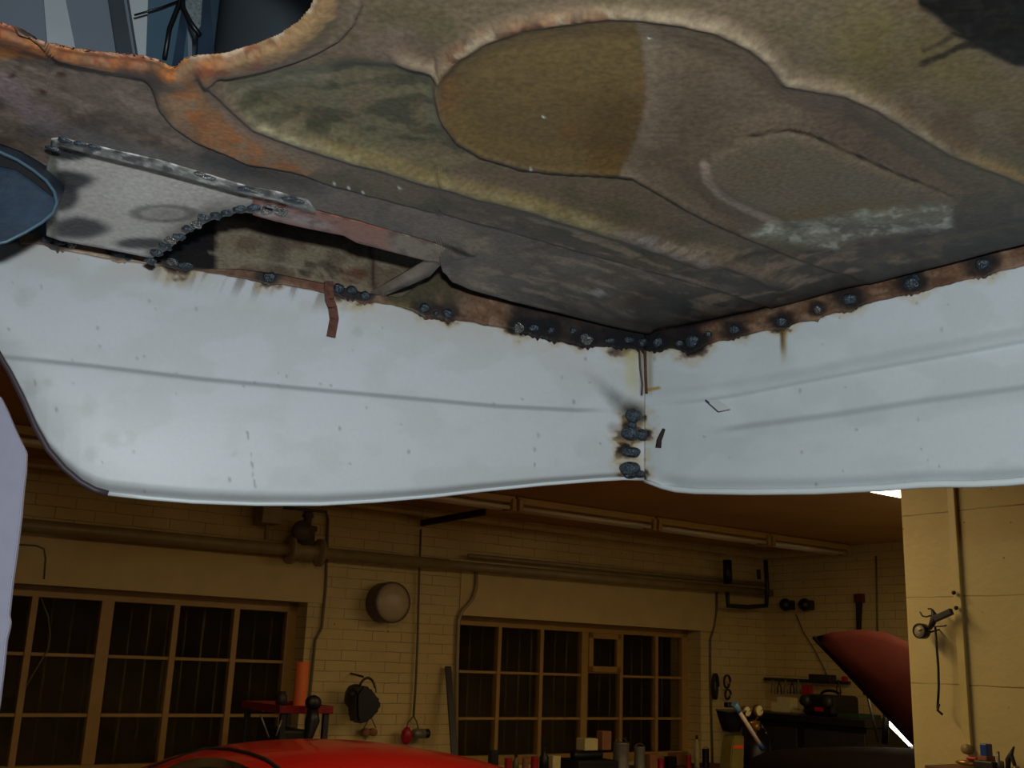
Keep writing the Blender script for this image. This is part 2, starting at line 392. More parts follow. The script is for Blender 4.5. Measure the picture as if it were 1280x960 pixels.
# joints of the row, read on the tubes
j = [along(px, py, zf) for px, py in ((500, 622), (640, 638), (820, 661), (968, 680), (1095, 692))]
yrow = j[1][1]
j = [q[0] for q in j]
step = (j[3]-j[1])/2
xs = [j[1]-step*k for k in range(5, 0, -1)] + [j[1], j[2], j[3], min(j[4], j[3]+step)]
names = ['unlit twin-tube ceiling fitting ending the row by the right-hand wall, last of the row', 'unlit twin-tube ceiling fitting, second in the row from the right-hand wall',
         'unlit twin-tube ceiling fitting, third from the right-hand wall, left of the right window',
         'unlit twin-tube ceiling fitting just showing under the white panel where its row comes out']
EXTRA = 'unlit twin-tube ceiling fitting of the back row hidden above the white panel'
fits = list(zip(xs, xs[1:]))[::-1]
for k, (a, b) in enumerate(fits):
    lab = names[k] if k < 4 else ('unlit twin-tube ceiling fitting glimpsed between the grey post and the white panel' if k == 7 else EXTRA)
    fitting(a, b, yrow, False, lab, 'unlit ceiling fittings over the far wall')
# lit row
lp = along(1128, 624, zf-0.02); lq = along(1063, 612, zf-0.02)
ylit = lp[1]
def lit_panel(xc, y, label, energy):
    root = empty('lit_ceiling_light', F1.w(xc, y, CEIL), F1.a, label=label, cat='ceiling light', group='lit ceiling lights')
    MB().box((0, 0.0, -0.045), (2.3, 0.34, 0.09), .01).build('housing', M_ENAMEL, root)
    MB().box((0, 0.0, -0.10), (2.26, 0.30, 0.02), .004).build('diffuser', M_LIT, root)
    L = bpy.data.lights.new('lamp_light', 'AREA'); L.shape = 'RECTANGLE'; L.size = 2.2; L.size_y = 0.28; L.energy = energy; L.color = WARM
    lo = bpy.data.objects.new('lamp_light', L); COL.objects.link(lo); lo.parent = root; lo.location = (0, 0, -0.125)
    return root
lit_panel(lp[0]+0.15, ylit-0.13, 'brightly lit ceiling light cut off by the white panel and the brick pier', 10.5)
lit_panel(-6.2, ylit-0.4, 'lit ceiling light behind the left side of the raised car', 11)
lit_panel(-2.3, -8.6, 'lit ceiling light over the near end of the workshop', 8)

# ================================================================== THE RAISED CAR
HF = 2.08
car = empty('car_body', on_z(800, 420, HF), label='underside of a raised car: rusty boot floor with bare white welded-in rear panels', cat='car')
CI = Matrix.Translation(-car.location)
def tocar(P): return P - np.array(car.location)
LA = on_z(-30, 297, HF); LB = on_z(806, 424, HF)           # weld line, left panel
RA = LB; RB = on_z(1290, 318, HF)                          # weld line, rear panel
dL = (LB-LA).normalized(); nL = Vector((-dL.y, dL.x, 0)).normalized()
dR = (RB-RA).normalized(); nR = Vector((-dR.y, dR.x, 0)).normalized()
if nL.dot(FWD) < 0: nL = -nL                                # both normals point away from the camera
if nR.dot(FWD) < 0: nR = -nR
M_FLOORPAN = attr_mat('rusty_floorpan', rough=0.50, metal=0.0, bump=0.13, bscale=45, fine=0.25, spec=0.4)
M_WHITE = attr_mat('primed_panel', rough=0.42, metal=0.0, bump=0.03, bscale=260, fine=0.02, spec=0.4)
M_STEEL = attr_mat('bare_steel', rough=0.40, metal=0.15, bump=0.25, bscale=200, fine=0.15)
M_BEAD = mat('weld_bead', hexc(74, 84, 92), 0.38, metal=0.6, var=0.6, scale=160, bump=0.5, bscale=300)
M_BEAD2 = mat('weld_bead_bright', hexc(150, 150, 148), 0.25, metal=0.8, var=0.4, scale=200, bump=0.8, bscale=350)
M_BLUE = mat('petrol_blue_paint', hexc(34, 52, 70), 0.4, var=0.3, scale=26, bump=0.1)
M_BLUEIN = mat('blue_grey_paint', hexc(70, 96, 112), 0.4, var=0.12, scale=8)
M_GREYIN = mat('grey_primer', hexc(128, 138, 150), 0.45, var=0.06, scale=9)
M_DARKIN = mat('dark_grey_tank', hexc(70, 78, 84), 0.5, var=0.12, scale=14)
M_WHITEIN = mat('pale_paint_and_glint', hexc(190, 200, 204), 0.5, var=0.04)
M_BLACKC = mat('socket_shadow_black', hexc(10, 11, 13), 0.8)
M_CABLE = mat('black_cable', hexc(12, 14, 16), 0.4)
M_RUST = mat('thin_rust', hexc(96, 58, 44), 0.7, var=0.35, scale=60, bump=0.5, bscale=160)

# ---- floor pan -----------------------------------------------------
us = np.concatenate([np.arange(-420, -20, 20), np.arange(-20, 1300, 3.0), np.arange(1300, 1700, 20)])
EDGE = [(-420, 150), (0, 186), (25, 195), (45, 206), (58, 214), (64, 190), (70, 182), (190, 213), (300, 243), (345, 253), (375, 262), (450, 281), (500, 296), (545, 309), (552, 338), (565, 352), (590, 362), (640, 376), (700, 391), (770, 409), (812, 417), (860, 408), (940, 391), (1060, 360), (1280, 304), (1700, 196)]
vtop = -230.0
ts = np.concatenate([np.linspace(0, 0.36, 14)[:-1], np.linspace(0.36, 1, 170)])
U = np.tile(us, (len(ts), 1)); ve = interp(us, EDGE); V = vtop + (ve-vtop)[None, :]*ts[:, None]
V = np.where(U < 1e9, V, V)
wx = (fbm(U/37, V/23)-.5)*16; wy = (fbm(U/31+40, V/27+11)-.5)*14
Uw = U+wx; Vw = V+wy; Us = U+wx*.25; Vs = V+wy*.2
Z = np.zeros(U.shape)                                      # + = up, away from the viewer
HOLE = [(-90, -30), (-40, 8), (0, 28), (30, 38), (60, 46), (100, 54), (140, 59), (180, 62), (200, 67), (213, 76), (222, 75), (232, 64), (250, 60), (285, 56), (320, 46), (350, 34), (375, 18), (390, 0), (400, -30), (390, -80), (330, -140), (200, -170), (60, -150), (-60, -100)]
SEAM = [(-100, -10), (0, 20), (40, 42), (75, 64), (120, 75), (165, 88), (180, 95), (190, 112), (198, 138), (215, 158), (245, 180), (310, 207), (375, 218), (420, 235), (530, 263), (640, 291), (760, 325), (870, 356), (960, 385)]
RIDGE = [(255, 60), (262, 95), (285, 118), (320, 150), (350, 162), (400, 179), (500, 208), (600, 238), (660, 252), (740, 277), (800, 297), (880, 325), (905, 322), (960, 345), (1010, 365)]
CIRC = [(470, 55), (500, 72), (545, 90), (565, 68), (600, 46), (650, 28), (700, 18), (760, 12), (800, 14), (850, 20), (900, 32), (940, 50), (965, 70), (985, 97), (1060, 110), (1100, 128), (1140, 152), (1190, 182), (1280, 218), (1400, 240)]
DARKC = [(545, 92), (545, 120), (552, 150), (570, 175), (600, 194), (650, 209), (700, 215), (760, 217), (790, 221), (810, 232), (860, 262), (900, 281), (950, 302), (1000, 322), (1050, 340)]
LENS = [(876, 206), (890, 192), (920, 176), (950, 164), (985, 160), (1010, 165), (1060, 187), (1120, 213), (1190, 242), (1185, 285), (1130, 280), (1060, 282), (1000, 283), (975, 273), (930, 256), (900, 238), (880, 222)]
LIP2 = [(290, 86), (330, 81), (370, 72), (400, 60), (425, 45), (440, 28), (450, 5), (455, -30), (440, -110)]
OLIVE1 = [(270, 112), (300, 92), (370, 82), (440, 72), (500, 78), (540, 92), (545, 130), (560, 168), (600, 200), (560, 214), (500, 202), (430, 180), (360, 158), (310, 138), (285, 124)]
CIRCIN = [(548, 92), (570, 70), (620, 44), (690, 28), (760, 24), (850, 32), (930, 60), (968, 92), (990, 110), (1060, 122), (1120, 156), (1180, 200), (1230, 240), (1190, 244), (1060, 188), (985, 160), (900, 180), (870, 210), (900, 250), (960, 290), (880, 272), (810, 230), (760, 216), (680, 212), (600, 193), (560, 165), (546, 130)]
dH = sdpoly(U, V, HOLE)
_gx = (sdpoly(U+.5, V, HOLE)-sdpoly(U-.5, V, HOLE)); _gy = (sdpoly(U, V+.5, HOLE)-sdpoly(U, V-.5, HOLE)); _m = (dH < 0) & (dH > -4.5)
U = np.where(_m, U-dH*_gx, U); V = np.where(_m, V-dH*_gy, V)
_k = dH > -4.5; dH = np.where(_k, np.maximum(sdpoly(U, V, HOLE), 0), dH)
dSe, sSe, _ = pdist(Us, Vs, SEAM); dRi, sRi, tRi = pdist(Us, Vs, RIDGE)
dCi, sCi, tCi = pdist(Us, Vs, CIRC); dDa, sDa, tDa = pdist(Us, Vs, DARKC); dLe = sdpoly(Us, Vs, LENS); dL2, sL2, _ = pdist(Us, Vs, LIP2)
dO1 = sdpoly(Us, Vs, OLIVE1); dCin = sdpoly(U, V, CIRCIN)
# relief: lapped sheet, pressed ridges, shallow dishes, rolled lips
Z += 0.004*smooth(-1.5, 1.5, sSe*dSe)
Z += -0.007*np.exp(-(dRi/9.0)**2)*smooth(0, .06, tRi)*(1-smooth(.93, 1, tRi))
Z += -0.005*np.exp(-(dCi/9.0)**2)*smooth(0, .08, tCi)
Z += 0.0035*smooth(0, 30, -dCin)
Z += -0.003*np.exp(-(dDa/4)**2) + 0.0035*smooth(-2, 2, sDa*dDa)*np.exp(-(dDa/30)**2)
Z += -0.003*smooth(6, -10, dLe)
Z += 0.004*smooth(4, -22, dO1)
Z += -0.008*smooth(46, 8, dH)*smooth(-2, 10, dH) - 0.004*smooth(6, 0, np.abs(dH))
Z += -0.004*smooth(3, -3, sL2*dL2)*np.exp(-(dL2/30)**2)
dPl = np.hypot((U-790)/26, (V-390)/13); Z += -0.006*np.exp(-(dPl**2)**1.5)
Z += 0.0022*(fbm(U/90, V/60)-.5) + 0.0003*(fbm(U/17+9, V/9)-.5)
# rounded corner of the pressing by the gusset
CORN = [(590, 318), (560, 322), (550, 335), (556, 348), (572, 357), (620, 372), (700, 391), (812, 417)]
dCo, _, _ = pdist(U, V, CORN); Z += -0.004*smooth(9, 0, dCo)
# ---- paint map
def pat(c, m):
    global C
    C = mixc(C, c, np.clip(m, 0, 1))
C = np.ones(U.shape+(3,))*s2l((104, 90, 74))
N1 = fbm(U/55, V/34, 5); N2 = fbm(U/13+7, V/8+3, 4); N3 = fbm(U/5, V/4, 3); NS = fbm((U+2.2*V)/70, (V-.42*U)/9, 4)
pat((92, 84, 62), smooth(.42, .62, N1))
pat((116, 98, 86), smooth(.5, .72, fbm(U/80+33, V/50+5, 4))*.7)
# side sheet, grey-brown
left = smooth(-2, 2, sSe*dSe)
pat((116, 102, 90), left*.9)
pat((142, 126, 114), left*smooth(.5, .66, NS)*.65)
pat((84, 70, 64), left*smooth(.56, .7, fbm(Uw/30+3, Vw/22, 4))*.7)
pat((150, 132, 138), left*smooth(24, 4, pdist(Uw, Vw, [(0, 108), (35, 140), (70, 165)])[0])*.55)
pat((88, 88, 92), left*smooth(22, 0, pdist(Uw, Vw, [(40, 170), (100, 172), (200, 200), (300, 215)])[0])*.6)
pat((66, 66, 68), left*smooth(26, 4, pdist(Uw, Vw, [(260, 205), (330, 224), (400, 240)])[0])*.7)
pat((100, 94, 86), left*smooth(300, 420, U)*.6)
pat((78, 70, 58), left*smooth(560, 700, U)*smooth(.4, .6, NS)*.7)
for x, y in ((78, 96), (14, 100), (54, 118)): pat((74, 40, 32), smooth(9, 3, np.hypot((Uw-x), (Vw-y)*1.6))*.8)
# olive dish left
inO = smooth(8, -8, dO1)
pat((106, 100, 76), inO*.9)
pat((66, 66, 52), inO*smooth(.44, .6, fbm(Uw/45+3, Vw/12+8, 4))*.85)
pat((128, 124, 104), inO*smooth(26, 8, pdist(Uw, Vw, [(290, 100), (400, 92)])[0])*.5)
# band between ridge and seam: dark olive streaks
band = smooth(1, -4, sSe*dSe)*smooth(-2, 3, sRi*dRi)*smooth(380, 440, U)
pat((70, 68, 54), band*smooth(.4, .62, NS)*.8)
pat((56, 54, 48), band*smooth(500, 640, U)*.55)
# ridge crest, worn yellow-white
pat((164, 156, 122), smooth(8, 2, dRi)*smooth(.16, .24, tRi)*(1-smooth(.62, .72, tRi))*(0.55+.5*smooth(.35, .6, N2)))
pat((128, 112, 66), smooth(8, 3, np.abs(dRi-5))*smooth(.3, .4, tRi)*(1-smooth(.62, .75, tRi))*.6)
pat((150, 144, 142), smooth(12, 3, dRi)*smooth(.64, .72, tRi)*(1-smooth(.8, .9, tRi))*.7)
pat((150, 128, 108), smooth(10, 3, dRi)*smooth(.84, .9, tRi)*.5)
# circle crest
pat((176, 158, 132), smooth(10, 2, dCi)*smooth(.02, .1, tCi)*(1-smooth(.86, .95, tCi))*.65)
pat((132, 92, 66), smooth(15, 4, dCi)*smooth(.1, .16, tCi)*(1-smooth(.36, .44, tCi))*smooth(.42, .56, fbm(U/22, V/16, 4))*.85)
pat((82, 52, 40), smooth(16, 6, dCi)*smooth(.1, .14, tCi)*(1-smooth(.36, .42, tCi))*smooth(.54, .62, fbm(U/16+4, V/12+6, 4))*.8)
pat((170, 138, 84), smooth(10, 3, dCi)*smooth(.88, .93, tCi)*.6)
# inside the circle: olive left of a masking line, grey-brown right of it
inC = smooth(6, -6, dCin)
lineX = 807-((V-118)/90)**2*np.where(V > 118, 26, 12)+(N2-.5)*5
oli = inC*smooth(3, -5, U-lineX)
pat((104, 86, 52), oli*.95)
pat((112, 80, 46), oli*smooth(.45, .65, fbm(U/60+2, V/50+2, 3))*.6)
pat((84, 66, 34), oli*smooth(70, 10, np.hypot((U-770), (V-170)*.8))*.7)
pat((108, 94, 78), inC*smooth(-4, 5, U-lineX)*.8); pat((128, 114, 94), inC*smooth(-2, 6, U-lineX)*smooth(34, 8, U-lineX)*.6)
pat((98, 84, 66), inC*smooth(-3, 4, U-lineX)*smooth(.46, .6, N1)*.6)
pat((78, 66, 56), inC*smooth(120, 30, np.hypot(U-1080, (V-170)*1.4))*.6)
# above the circle
up = smooth(2, -6, sCi*dCi)
pat((112, 98, 76), up*smooth(500, 620, U)*.5)
pat((110, 98, 50), up*smooth(90, 10, np.hypot(U-1090, V-50))*.6)
pat((92, 74, 52), up*smooth(.5, .66, fbm(U/40, V/40+50, 3))*smooth(1050, 1150, U)*.6)
pat((110, 100, 54), up*smooth(60, 5, pdist(Uw, Vw, [(1160, 70), (1230, 110), (1290, 130)])[0])*.5)
# dark patch top right, brushed
BL = [(1130, -120), (1142, 0), (1175, 22), (1200, 46), (1225, 58), (1262, 76), (1300, 84), (1700, 160), (1700, -200), (1130, -200)]
dB = sdpoly(U+(NS-.5)*46+(N2-.5)*16, V+(NS-.5)*26+(N2-.5)*10, BL)
pat((15, 14, 13), smooth(5, -5, dB))
pat((40, 38, 34), smooth(2, -10, dB)*smooth(.55, .7, N2)*.5)
pat((34, 28, 22), smooth(7, 2, pdist(Uw, Vw, [(1150, 78), (1175, 68), (1205, 52), (1225, 50)])[0])*.9)
pat((38, 30, 24), smooth(5, 1, pdist(Uw, Vw, [(1152, 60), (1190, 40)])[0])*.7)
# rust round the hole and down the spoke
lipm = smooth(30, 20, dH+(N2-.5)*18)
pat((140, 98, 72), lipm*smooth(330, 230, U)*.9); pat((164, 102, 52), lipm*smooth(.5, .64, fbm(Uw/40, Vw/18+4, 4))*smooth(330, 230, U)*.8)
pat((150, 120, 84), lipm*smooth(250, 330, U)*.9)
pat((124, 66, 46), lipm*smooth(.5, .62, N2)*smooth(380, 300, U)*.7)
pat((190, 172, 146), smooth(6, 1, dH)*smooth(225, 250, U)*smooth(.4, .55, fbm(U/25, V/25+9, 3))*.6)
pat((120, 78, 66), smooth(16, 6, np.hypot(U-322, (V-68)*1.3))*.8)
sp = pdist(Uw, Vw, [(222, 82), (222, 110), (240, 140), (275, 170), (330, 200), (372, 212)])
pat((166, 112, 66), smooth(36, 12, sp[0])*(1-smooth(.8, 1, sp[2]))*(1-left)*.95)
pat((172, 102, 48), smooth(24, 4, sp[0])*smooth(.46, .6, N2)*(1-left)*.8)
pat((140, 116, 100), smooth(20, 4, pdist(Uw, Vw, [(270, 120), (320, 165), (380, 196)])[0])*(1-left)*.7)
pat((176, 112, 56), smooth(16, 3, pdist(Uw, Vw, [(0, 66), (30, 62), (50, 58)])[0])*.9)
pat((160, 104, 50), smooth(9, 2, pdist(Uw, Vw, [(270, 196), (330, 211), (378, 216)])[0])*(1-left)*.8)
pat((56, 46, 40), smooth(18, 4, pdist(Uw, Vw, [(160, 84), (182, 96), (196, 112), (206, 104), (190, 80)])[0])*.75)
pat((44, 42, 36), smooth(9, 2, pdist(Uw, Vw, [(30, 60), (60, 68), (110, 78), (160, 92)])[0])*.6)
pat((64, 46, 38), smooth(3, .5, dSe)*.7)
# faint seam lines
pat((38, 30, 26), smooth(1.9, .6, dSe)*.8)
pat((48, 34, 28), smooth(2.0, .6, dDa)*smooth(.12, .2, tDa)*.9)
pat((90, 72, 52), smooth(2.4, .8, dL2)*.8)
pat((128, 112, 100), smooth(8, 2, np.abs(dL2-5))*smooth(1, -1, sL2)*.3)
# lens dish
inL = smooth(4, -4, dLe)
pat((116, 104, 86), inL*.7)
pat((108, 92, 56), inL*smooth(14, 2, pdist(Uw, Vw, [(960, 268), (1030, 262), (1120, 245)])[0])*.7)
lt = pdist(Us, Vs, [(880, 205), (884, 224), (900, 240), (930, 258), (975, 276)])[0]
pat((168, 150, 136), smooth(9, 2, lt)*.7)
pat((40, 32, 28), smooth(2.2, .7, pdist(Us, Vs, [(935, 168), (960, 162), (985, 160), (1010, 165), (1060, 187), (1120, 213), (1192, 243)])[0])*.95)
# pale scraped patch
SCR = [(925, 292), (960, 278), (1010, 274), (1060, 262), (1130, 254), (1188, 250), (1190, 285), (1130, 288), (1080, 296), (1045, 312), (990, 304)]
dS = sdpoly(U+(NS-.5)*20, V+(N2-.5)*14, SCR)
pat((140, 142, 126), smooth(6, -6, dS)*(.55+.5*smooth(.45, .6, N2)))
pat((184, 184, 170), smooth(4, -8, dS)*smooth(.6, .7, N3*.5+N2*.5)*.8)
pat((170, 168, 158), smooth(14, 2, pdist(Uw, Vw, [(1010, 282), (1040, 296), (1052, 304)])[0])*.8)
# dark and pale lines and rings at the right, diagonals near the corner
pat((46, 40, 36), smooth(4, 1, pdist(Us, Vs, [(890, 325), (960, 317), (1045, 312), (1060, 306), (1130, 298), (1290, 272)])[0])*.75)
pat((134, 110, 92), smooth(8, 2, pdist(Uw, Vw, [(895, 322), (930, 334), (965, 346)])[0])*.8)
pat((112, 88, 66), smooth(5, 1, pdist(Uw, Vw, [(870, 372), (920, 364), (955, 360), (990, 370)])[0])*.6)
pat((138, 126, 116), smooth(10, 3, np.abs(np.hypot(U-1062, V-318)-2))*.35)
pat((130, 116, 100), smooth(12, 2, np.abs(np.hypot((U-1232), (V-146)*1.5)-6))*.4)
# soot along the seams near the corner
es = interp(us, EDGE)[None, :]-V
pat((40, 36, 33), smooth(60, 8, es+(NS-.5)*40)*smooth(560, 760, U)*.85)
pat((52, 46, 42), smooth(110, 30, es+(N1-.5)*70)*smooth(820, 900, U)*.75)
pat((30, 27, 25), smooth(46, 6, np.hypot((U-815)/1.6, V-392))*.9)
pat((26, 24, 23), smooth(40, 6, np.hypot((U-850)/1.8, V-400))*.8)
pat((120, 96, 70), smooth(.75, .4, np.abs(dPl-.9))*.5); pat((130, 128, 120), smooth(.45, .2, np.hypot((U-786)/26, (V-388)/12))*smooth(.4, .55, N2))
pat((150, 148, 142), smooth(7, 3, np.abs(V-369)+np.abs(U-748)*.35)*smooth(.4, .5, N2)*.9)
pat((86, 66, 50), smooth(6, 1, pdist(Uw, Vw, [(770, 378), (800, 372), (830, 380)])[0])*.6)
# light weld spatter dots on the lap seam
# long streaks of dirt running towards the corner
S2 = fbm((U+2.6*V)/60+3, (V-.30*U)/6, 4); S3 = fbm((U-3*V)/50, (V+.22*U)/6+9, 4)
zone = smooth(240, 300, V)*smooth(520, 620, U)
pat((142, 126, 106), zone*smooth(.52, .68, S2)*smooth(940, 860, U)*.75)
pat((84, 72, 58), zone*smooth(.54, .7, S3)*.7)
pat((140, 118, 98), smooth(290, 320, V)*smooth(820, 900, U)*smooth(.54, .7, S3)*.6)
pat((70, 62, 52), smooth(200, 260, V)*smooth(1100, 1220, U)*smooth(.45, .65, S3)*.6)
pat((142, 122, 98), smooth(46, 10, sp[0])*(1-left)*smooth(.5, .64, fbm(U/16, V/13+31, 4))*.7)
pat((108, 92, 72), smooth(.5, .66, fbm(U/26+80, V/20, 4))*(1-left)*(1-oli)*.35)
pat((15, 14, 13), smooth(5, -5, dB)); pat((40, 38, 34), smooth(2, -10, dB)*smooth(.55, .7, N2)*.4)
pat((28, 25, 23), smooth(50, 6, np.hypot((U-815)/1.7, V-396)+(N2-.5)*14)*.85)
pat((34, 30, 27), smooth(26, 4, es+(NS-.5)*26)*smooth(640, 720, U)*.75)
pat((196, 196, 182), smooth(2, -8, dS)*smooth(.5, .62, fbm(U/16, V/9+70, 4))*.55)
for x, y in ((418, 229), (436, 234), (454, 240), (500, 234), (664, 210), (812, 52), (680, 150)): pat((215, 215, 210), smooth(2.6, 1.0, np.hypot(U-x, V-y)))
# crack at the right end of the sill strip
CRK = [(545, 308), (560, 312), (575, 316), (592, 321)]
pat((20, 12, 10), smooth(3.2, 1.2, pdist(U, V, CRK)[0])*.95)
pat((72, 68, 62), smooth(14, 4, pdist(Uw, Vw, [(560, 325), (572, 335), (566, 345)])[0])*.6)
P = unproj_z(U, V, HF); P[..., 2] += Z
keep = dH > -4.5
fo = grid_mesh('boot_floor', tocar(P), C*1.2, M_FLOORPAN, car, keep, solid=0.0018)
tag(fo, 'rusty brown and olive boot floor pressing with a large hole')

# ---- vertical flange between floor and white panels -----------------
WTL = [(-60, 296), (0, 305), (20, 303), (45, 303), (80, 311), (130, 322), (180, 328), (240, 336), (330, 351), (410, 365), (460, 376), (490, 379), (520, 390), (545, 398), (580, 400), (640, 411), (690, 424), (725, 432), (745, 431), (800, 433), (806, 437)]
WTR = [(806, 437), (840, 434), (860, 438), (880, 432), (900, 424), (940, 416), (1000, 402), (1060, 386), (1100, 374), (1160, 361), (1200, 350), (1280, 331), (1500, 276)]
FTL = [(180, 318), (220, 330), (250, 336), (300, 336), (350, 343), (410, 355), (455, 366), (500, 372), (538, 346), (551, 330), (560, 350), (590, 361), (640, 375), (700, 390), (770, 408), (812, 416)]
def strip(name, u0, u1, top, bot, P0, n, off, colf, m, step=3, rows=9, solid=0.0015, zprof=None):
    uu = np.arange(u0, u1+step, step); uu[-1] = u1; t = np.linspace(0, 1, rows)
    a = interp(uu, top); b = interp(uu, bot); UU = np.tile(uu, (rows, 1)); VV = a[None]+(b-a)[None]*t[:, None]; T = np.tile(t[:, None], (1, len(uu)))
    o = off if zprof is None else off+zprof(UU, VV, T)
    PP = unproj_pl(UU, VV, P0, n, o)
    return grid_mesh(name, tocar(PP), colf(UU, VV, T), m, car, None, solid)
BURN_L = [(72, 300, 20), (150, 313, 16), (225, 328, 22), (337, 346, 15), (435, 362, 20), (455, 366, 14), (531, 384, 15), (559, 390, 15), (650, 409, 16), (670, 410, 14), (690, 412, 14), (733, 422, 15), (775, 424, 22), (800, 425, 18)]
BURN_R = [(822, 428, 18), (864, 428, 22), (918, 411, 16), (978, 402, 16), (1022, 386, 10), (1062, 373, 20), (1141, 351, 20), (1228, 329, 20)]
def flange_col(UU, VV, T):
    n = fbm(UU/14, VV/7, 4); n2 = fbm(UU/40+9, VV/9, 3)
    c = np.ones(UU.shape+(3,))*s2l((128, 96, 72))
    c = mixc(c, (158, 128, 104), smooth(.5, .64, n)*.7); c = mixc(c, (92, 60, 42), smooth(.52, .66, n2)*.6)
    c = mixc(c, (214, 184, 156), smooth(205, 190, UU)*.8)
    c = mixc(c, (116, 60, 44), smooth(340, 400, UU)*smooth(470, 440, UU)*.7)
    c = mixc(c, (118, 110, 60), smooth(480, 500, UU)*smooth(525, 505, UU)*.8)
    for x, y, r in BURN_L+BURN_R:
        c = mixc(c, (34, 32, 34), smooth(r*1.25, r*.55, np.hypot((UU-x)*.75, VV-y)+(n-.5)*8)*.92)
    c = mixc(c, (30, 30, 34), smooth(625, 650, UU)*smooth(900, 860, UU)*.85)
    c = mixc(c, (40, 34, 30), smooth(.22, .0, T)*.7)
    c = mixc(c, (84, 76, 56), smooth(470, 490, UU)*smooth(590, 565, UU)*smooth(.75, .45, T)*.9)
    return c*.78
def ragged(line, u0, u1, burns):
    u = np.arange(u0, u1+2, 2.0); y = interp(u, line)+1.0+(fbm(u/9, u*0+3.3, 3)-.45)*4
    for bx_, by_, r in burns: y = y+np.exp(-((u-bx_)/(r*.55))**2)*(3.5+2.5*np.sin(u*.9))
    return list(zip(u, y))
strip('flange', 24, 806, [(24, 288), (75, 298), (130, 309), (178, 318)]+FTL[1:], ragged(WTL, -60, 806, BURN_L), LA, nL, 0.0, flange_col, M_FLOORPAN)
FTR = [(806, 415), (860, 407), (940, 390), (1060, 359), (1280, 303), (1500, 248)]
strip('flange', 806, 1500, FTR, ragged(WTR, 806, 1500, BURN_R), RA, nR, 0.0, flange_col, M_FLOORPAN)

# ---- white side panel -----------------------------------------------
WBL = [(-60, 380), (-20, 410), (0, 445), (14, 468), (30, 500), (45, 535), (60, 562), (80, 585), (100, 602), (118, 612), (135, 617), (180, 622), (240, 627), (320, 630), (400, 630), (470, 626), (540, 620), (600, 613), (680, 605), (745, 600), (780, 598), (806, 599)]
def dust(c, UU, VV, k=1.0):
    for i in range(90):
        r = random.Random(i*7+3); x, y = r.uniform(0, 1280), r.uniform(320, 620); s = r.uniform(1.0, 2.0)
        c = mixc(c, (140, 138, 136), smooth(s+.8, s*.4, np.hypot(UU-x, (VV-y)*r.uniform(.5, 1)))*r.uniform(.3, .7)*k)
    return c
def burn(c, UU, VV, lst, n):
    for x, y, r in lst:
        d = np.hypot((UU-x)*.85, VV-y-2)+(n-.5)*22
        c = mixc(c, (196, 176, 130), smooth(r*1.9, r*1.2, d)*.45)
        c = mixc(c, (92, 58, 34), smooth(r*1.2, r*.85, d)*.8)
        c = mixc(c, (28, 24, 24), smooth(r*.95, r*.55, d)*.9)
    return c
def side_col(UU, VV, T):
    n = fbm(UU/11, VV/9, 4); n2 = fbm(UU/60, VV/40, 4); st = fbm((UU+.4*VV)/9, VV/60, 3)
    c = np.ones(UU.shape+(3,))*s2l((212, 217, 221))
    c = mixc(c, (200, 204, 204), smooth(.45, .65, n2)*.5)
    c = mixc(c, (206, 203, 196), smooth(60, 10, VV-interp(UU, WTL))*smooth(.35, .6, n2)*.6)
    # smoke streaks below the weld line
    e = VV-interp(UU, WTL)
    c = mixc(c, (128, 114, 98), smooth(34, 2, e)*smooth(.46, .62, st)*smooth(180, 200, UU)*smooth(470, 380, UU)*.75)
    c = mixc(c, (120, 100, 80), smooth(3.5, 1, e)*.7)
    c = burn(c, UU, VV, [(x, y-1, r*.8) for x, y, r in BURN_L if x > 180], n)
    # scorched seam towards the rear panel
    for x, y, r in ((792, 520, 12), (788, 541, 13), (786, 565, 11), (788, 588, 13)): c = burn(c, UU, VV, [(x, y, r)], n)
    fan = pdist(UU, VV, [(700, 440), (745, 475), (775, 505), (795, 516)])
    c = mixc(c, (74, 72, 68), np.clip(smooth(5+20*fan[2], 0, fan[0])*smooth(.1, .95, fan[2])*.95*(.6+.7*n), 0, 1))
    c = mixc(c, (120, 104, 90), smooth(10, 1, pdist(UU, VV, [(765, 534), (790, 541)])[0])*.4)
    c = mixc(c, (198, 190, 130), smooth(16, 2, np.abs(UU-790))*smooth(436, 445, VV)*smooth(505, 470, VV)*.55)
    c = mixc(c, (110, 100, 70), smooth(3, 1, np.abs(UU-802))*smooth(500, 490, VV)*.8)
    # soft crease line, its shade painted in as a darker tone
    cr = pdist(UU, VV, [(0, 446), (110, 457), (250, 474), (400, 488), (520, 499), (620, 508), (720, 513), (770, 513)])
    c = mixc(c, (150, 156, 160), smooth(4.5, .5, cr[0])*(1-smooth(.85, 1, cr[2]))*.65)
    # scratch and hand smudges
    c = mixc(c, (110, 112, 112), smooth(1.8, .6, pdist(UU, VV, [(309, 540), (315, 580), (321, 622)])[0])*smooth(.35, .6, fbm(UU/5, VV/7, 2))*.6)
    for x, y, a in ((40, 488, 16), (62, 478, 10), (110, 512, 20), (140, 548, 16), (165, 550, 12), (115, 570, 14), (290, 570, 8), (448, 418, 9), (30, 370, 18)):
        c = mixc(c, (178, 178, 172), smooth(a, a*.2, np.hypot(UU-x, VV-y)+(n-.5)*16)*.35)
    return dust(c, UU, VV)
def side_prof(UU, VV, T):
    # gentle crown, soft crease, bottom edge curled in
    vc = interp(UU, [(0, 446), (250, 474), (400, 488), (620, 508), (770, 513)])
    return 0.004 - 0.010*np.sin(np.clip(T, 0, 1)*math.pi)*smooth(800, 500, UU) - 0.0020*smooth(-4, 4, VV-vc)*smooth(800, 600, UU) + 0.012*smooth(.93, 1.0, T)**2
